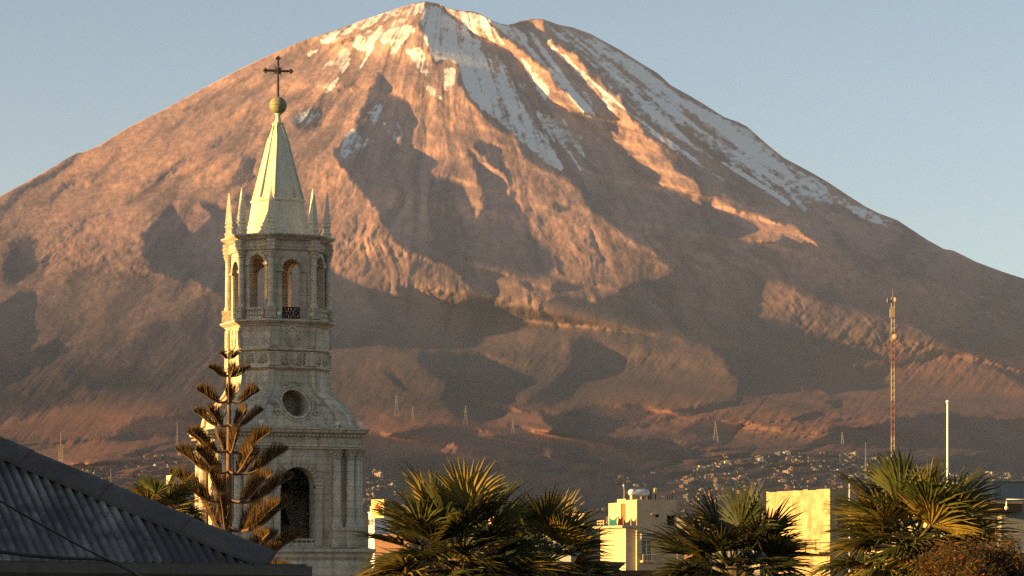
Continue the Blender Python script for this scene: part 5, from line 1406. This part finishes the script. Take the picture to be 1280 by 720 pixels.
def region_points(poly, n, rnd, dens=None):
    xs = [p[0] for p in poly]; ys = [p[1] for p in poly]; out = []
    while len(out) < n:
        x, y = rnd.uniform(min(xs), max(xs)), rnd.uniform(min(ys), max(ys)); c = False
        for (xa, ya), (xb, yb) in zip(poly, poly[1:]+poly[:1]):
            if (ya > y) != (yb > y) and x < (xb-xa)*(y-ya)/(yb-ya)+xa: c = not c
        if c and float(vnoise(np.array([x/17.0]), np.array([y/7.0]), 303)[0]) > rnd.uniform(-.55, .35): out.append((x, y))
    return out
def streets(pts, rnd):
    """houses stand in rows along the contour streets"""
    return [(x, 4.2*round((y-.045*x)/4.2)+.045*x+rnd.uniform(-.55, .55)) for x, y in pts]
def far_houses():
    rnd = random.Random(77)
    regions = [
      ('hillside', [(850,598),(905,572),(960,568),(1040,566),(1110,572),(1110,606),(1040,612),(950,614),(900,628),(860,640)], 165, 'on the far hillside above the ochre wall', 1.0),
      ('slope', [(448,584),(470,588),(500,606),(530,640),(470,640),(448,632)], 26, 'on the dark slope between the bell tower and the large palm', 1.0),
      ('valley', [(690,640),(762,640),(762,655),(690,655)], 34, 'in the valley left of the cream house', .9),
      ('plain', [(1150,592),(1290,592),(1290,603),(1150,603)], 34, 'on the plain beyond the grey-green building', 1.0),
      ('scatter', [(750,600),(850,585),(860,640),(840,650),(770,610)], 10, 'scattered on the bare slope behind the cream house', .8),
      ('western', [(90,590),(150,575),(232,566),(240,590),(160,604),(100,605)], 16, 'below the reddish hills left of the bell tower', .9),
    ]
    names = {'white': 'white', 'cream': 'cream', 'brick': 'reddish brick', 'grey': 'grey concrete'}
    for key, poly, n, where, sc in regions:
        for x, y in sorted(streets(region_points(poly, n, rnd), rnd), key=lambda p: p[1]):
            col = rnd.choices(('white', 'cream', 'brick', 'grey'), (.04, .12, .36, .48) if key != 'western' else (0, .05, .35, .6))[0]
            o = bpy.data.objects.new('far_house', rnd.choice(HMESH[col])); COL.objects.link(o)
            g = ground_point(x, y); o.location = g; o.rotation_euler = (0, 0, rnd.choice((.25, .25, .25, -.5))+rnd.uniform(-.08, .08))
            k = sc*rnd.uniform(.7, 1.25)*max(.45, min(1.2, g.y/4200)); o.scale = (k*rnd.uniform(.8, 1.5), k, k*rnd.uniform(.7, 1.0))
            tag(o, 'tiny %s house %s' % (names[col], where), 'house', '%s houses %s' % (names[col], where))
    # the rest of the town: too many and too small to count
    bm = bmesh.new()
    for key, poly, n, where, sc in regions:
        for x, y in region_points(poly, int(n*1.9), rnd):
            g = ground_point(x, y); k = sc*rnd.uniform(.35, .75)*max(.45, min(1.2, g.y/4200)); w, d, h = rnd.uniform(6, 12)*k, rnd.uniform(6, 10)*k, rnd.uniform(2.8, 5)*k
            mi = rnd.choices((0, 1, 2, 3), (.05, .15, .35, .45))[0]; i0 = len(bm.verts); vv = box(bm, -w/2, w/2, -d/2, d/2, -2, h, mi)+box(bm, -w*.1, w*.4, 0, d*.4, h+.003, h*1.5, mi)
            m = Matrix.Translation(g) @ Matrix.Rotation(rnd.uniform(0, 3), 4, 'Z')
            for v in vv: v.co = m @ v.co
    o = new_obj('town', bm, list(HM.values())); tag(o, 'mass of minute houses of the far town below the volcano', 'town', None, 'stuff')
    # dark trees among the houses
    bm = bmesh.new()
    for key, poly, n, where, sc in regions:
        for x, y in region_points(poly, int(n*1.2), rnd):
            g = ground_point(x, y); r = rnd.uniform(2.0, 5.5)*max(.4, min(1.1, g.y/4200))
            for q in range(3):
                bmesh.ops.create_icosphere(bm, subdivisions=1, radius=r*rnd.uniform(.5, .8), matrix=Matrix.Translation(g+Vector((rnd.uniform(-r, r)*.6, rnd.uniform(-r, r)*.6, r*rnd.uniform(.3, 1.2)))) @ Matrix.Diagonal((1, 1, rnd.uniform(.7, 1.5), 1)))
    for v in bm.verts: v.co += Vector((rnd.uniform(-.5, .5), rnd.uniform(-.5, .5), rnd.uniform(-.5, .5)))
    k = NT('far_foliage', .9, .1); k.color((.024, .022, .016)); o = new_obj('far_trees', bm, k.m); tag(o, 'dark trees scattered among the far houses', 'trees', None, 'stuff')
    # the long pale shed
    g = ground_point(1084, 574); s = g.y/3500; o = empty('long_shed', g); tag(o, 'long white shed with a curved roof at the top of the far town', 'shed')
    bm = bmesh.new(); n = 8; rings(bm, [[(x, -4*1.0*math.cos(math.pi*i/n), -2 if i in (0, n) else 2+2.2*math.sin(math.pi*i/n)) for i in range(n+1)] for x in (-11*s, 11*s)]); bmesh.ops.recalc_face_normals(bm, faces=bm.faces); new_obj('vault', bm, HM['white'], o)
    bm = bmesh.new()
    for i in range(5): box(bm, -8*s+i*4*s-1.2, -8*s+i*4*s+1.2, -4.15, -4.02, -1, 1.6)
    new_obj('doors', bm, M_DARK, o)
far_houses()

# rooftops of the town between the square and the hills
def town_blocks():
    rnd = random.Random(19)
    spec = [(520, 663, 420, 'grey'), (548, 676, 280, 'brick'), (590, 665, 380, 'brick'), (618, 660, 520, 'cream'), (640, 672, 300, 'grey'), (668, 664, 440, 'grey'), (700, 662, 360, 'grey'), (735, 668, 300, 'cream'),
            (858, 668, 330, 'grey'), (880, 660, 460, 'grey'), (905, 672, 300, 'brick'), (935, 664, 400, 'cream'), (985, 672, 260, 'grey'), (1018, 668, 250, 'cream'), (1070, 660, 330, 'grey'), (1090, 668, 280, 'brick'), (1118, 655, 380, 'brick'), (1160, 640, 300, 'grey'), (1190, 650, 240, 'cream'),
            (160, 640, 300, 'grey'), (215, 612, 420, 'white'), (130, 625, 420, 'cream')]
    words = {'white': 'white', 'cream': 'cream', 'brick': 'reddish brick', 'grey': 'grey concrete'}
    spots = {452: 'right beside the bell tower', 520: 'behind the left leaves of the large palm', 548: 'behind the crown of the large palm', 590: 'behind the right leaves of the large palm', 618: 'between the two neighbouring palms', 640: 'low between the two neighbouring palms', 668: 'behind the smaller dark palm', 700: 'right of the smaller dark palm', 735: 'behind the low grey building',
             858: 'at the right end of the cream house', 880: 'behind the left leaves of the darkest palm', 905: 'behind the darkest palm crown', 935: 'between the darkest palm and the ochre wall', 985: 'at the foot of the ochre wall', 1018: 'below the ochre wall by the yellow-green palm', 1070: 'right of the thin pale mast', 1090: 'behind the left leaves of the yellow-green palm', 1118: 'behind the yellow-green palm under the tall mast', 1160: 'behind the centre of the yellow-green palm', 1190: 'below the foot of the flagpole',
             160: 'behind the tin roof by the green palm', 215: 'between the green palm and the bell tower', 130: 'above the ridge of the tin roof, left of the green palm'}
    for px, py, Y, col in spec:
        B = Block('town_house', px, Y, rnd.uniform(15, 40), '%s flat-roofed town house %s' % (words[col], spots[px]), 'house', 'town houses beyond the square')
        w, d = rnd.uniform(5, 9), rnd.uniform(5, 8); zt = B.z(py)
        bm = bmesh.new(); box(bm, -w/2, w/2, 0, d, 0, zt); B.part('wall', bm, HM[col])
        bm = bmesh.new(); 
        for a in ((-w/2-.06, w/2+.06, -.06, .16), (-w/2-.06, -w/2+.16, .163, d), (w/2-.16, w/2+.06, .163, d)): box(bm, *a, zt+.003, zt+.7)
        B.part('parapet', bm, HM[col])
        bm = bmesh.new(); box(bm, w*.1, w*.45, d*.3, d*.8, zt+.003, zt+2.3); B.part('roof_room', bm, HM[col])
        for i in range(2):
            bm = bmesh.new(); u = -w*.25+i*w*.5; box(bm, u-.5, u+.5, -.05, -.003, zt-2.6, zt-1.2); B.part('window', bm, M_GLASS)
            bm = bmesh.new(); v = d*.3+i*d*.4; box(bm, -w/2-.05, -w/2-.003, v-.5, v+.5, zt-2.6, zt-1.2); B.part('window', bm, M_GLASS)
town_blocks()
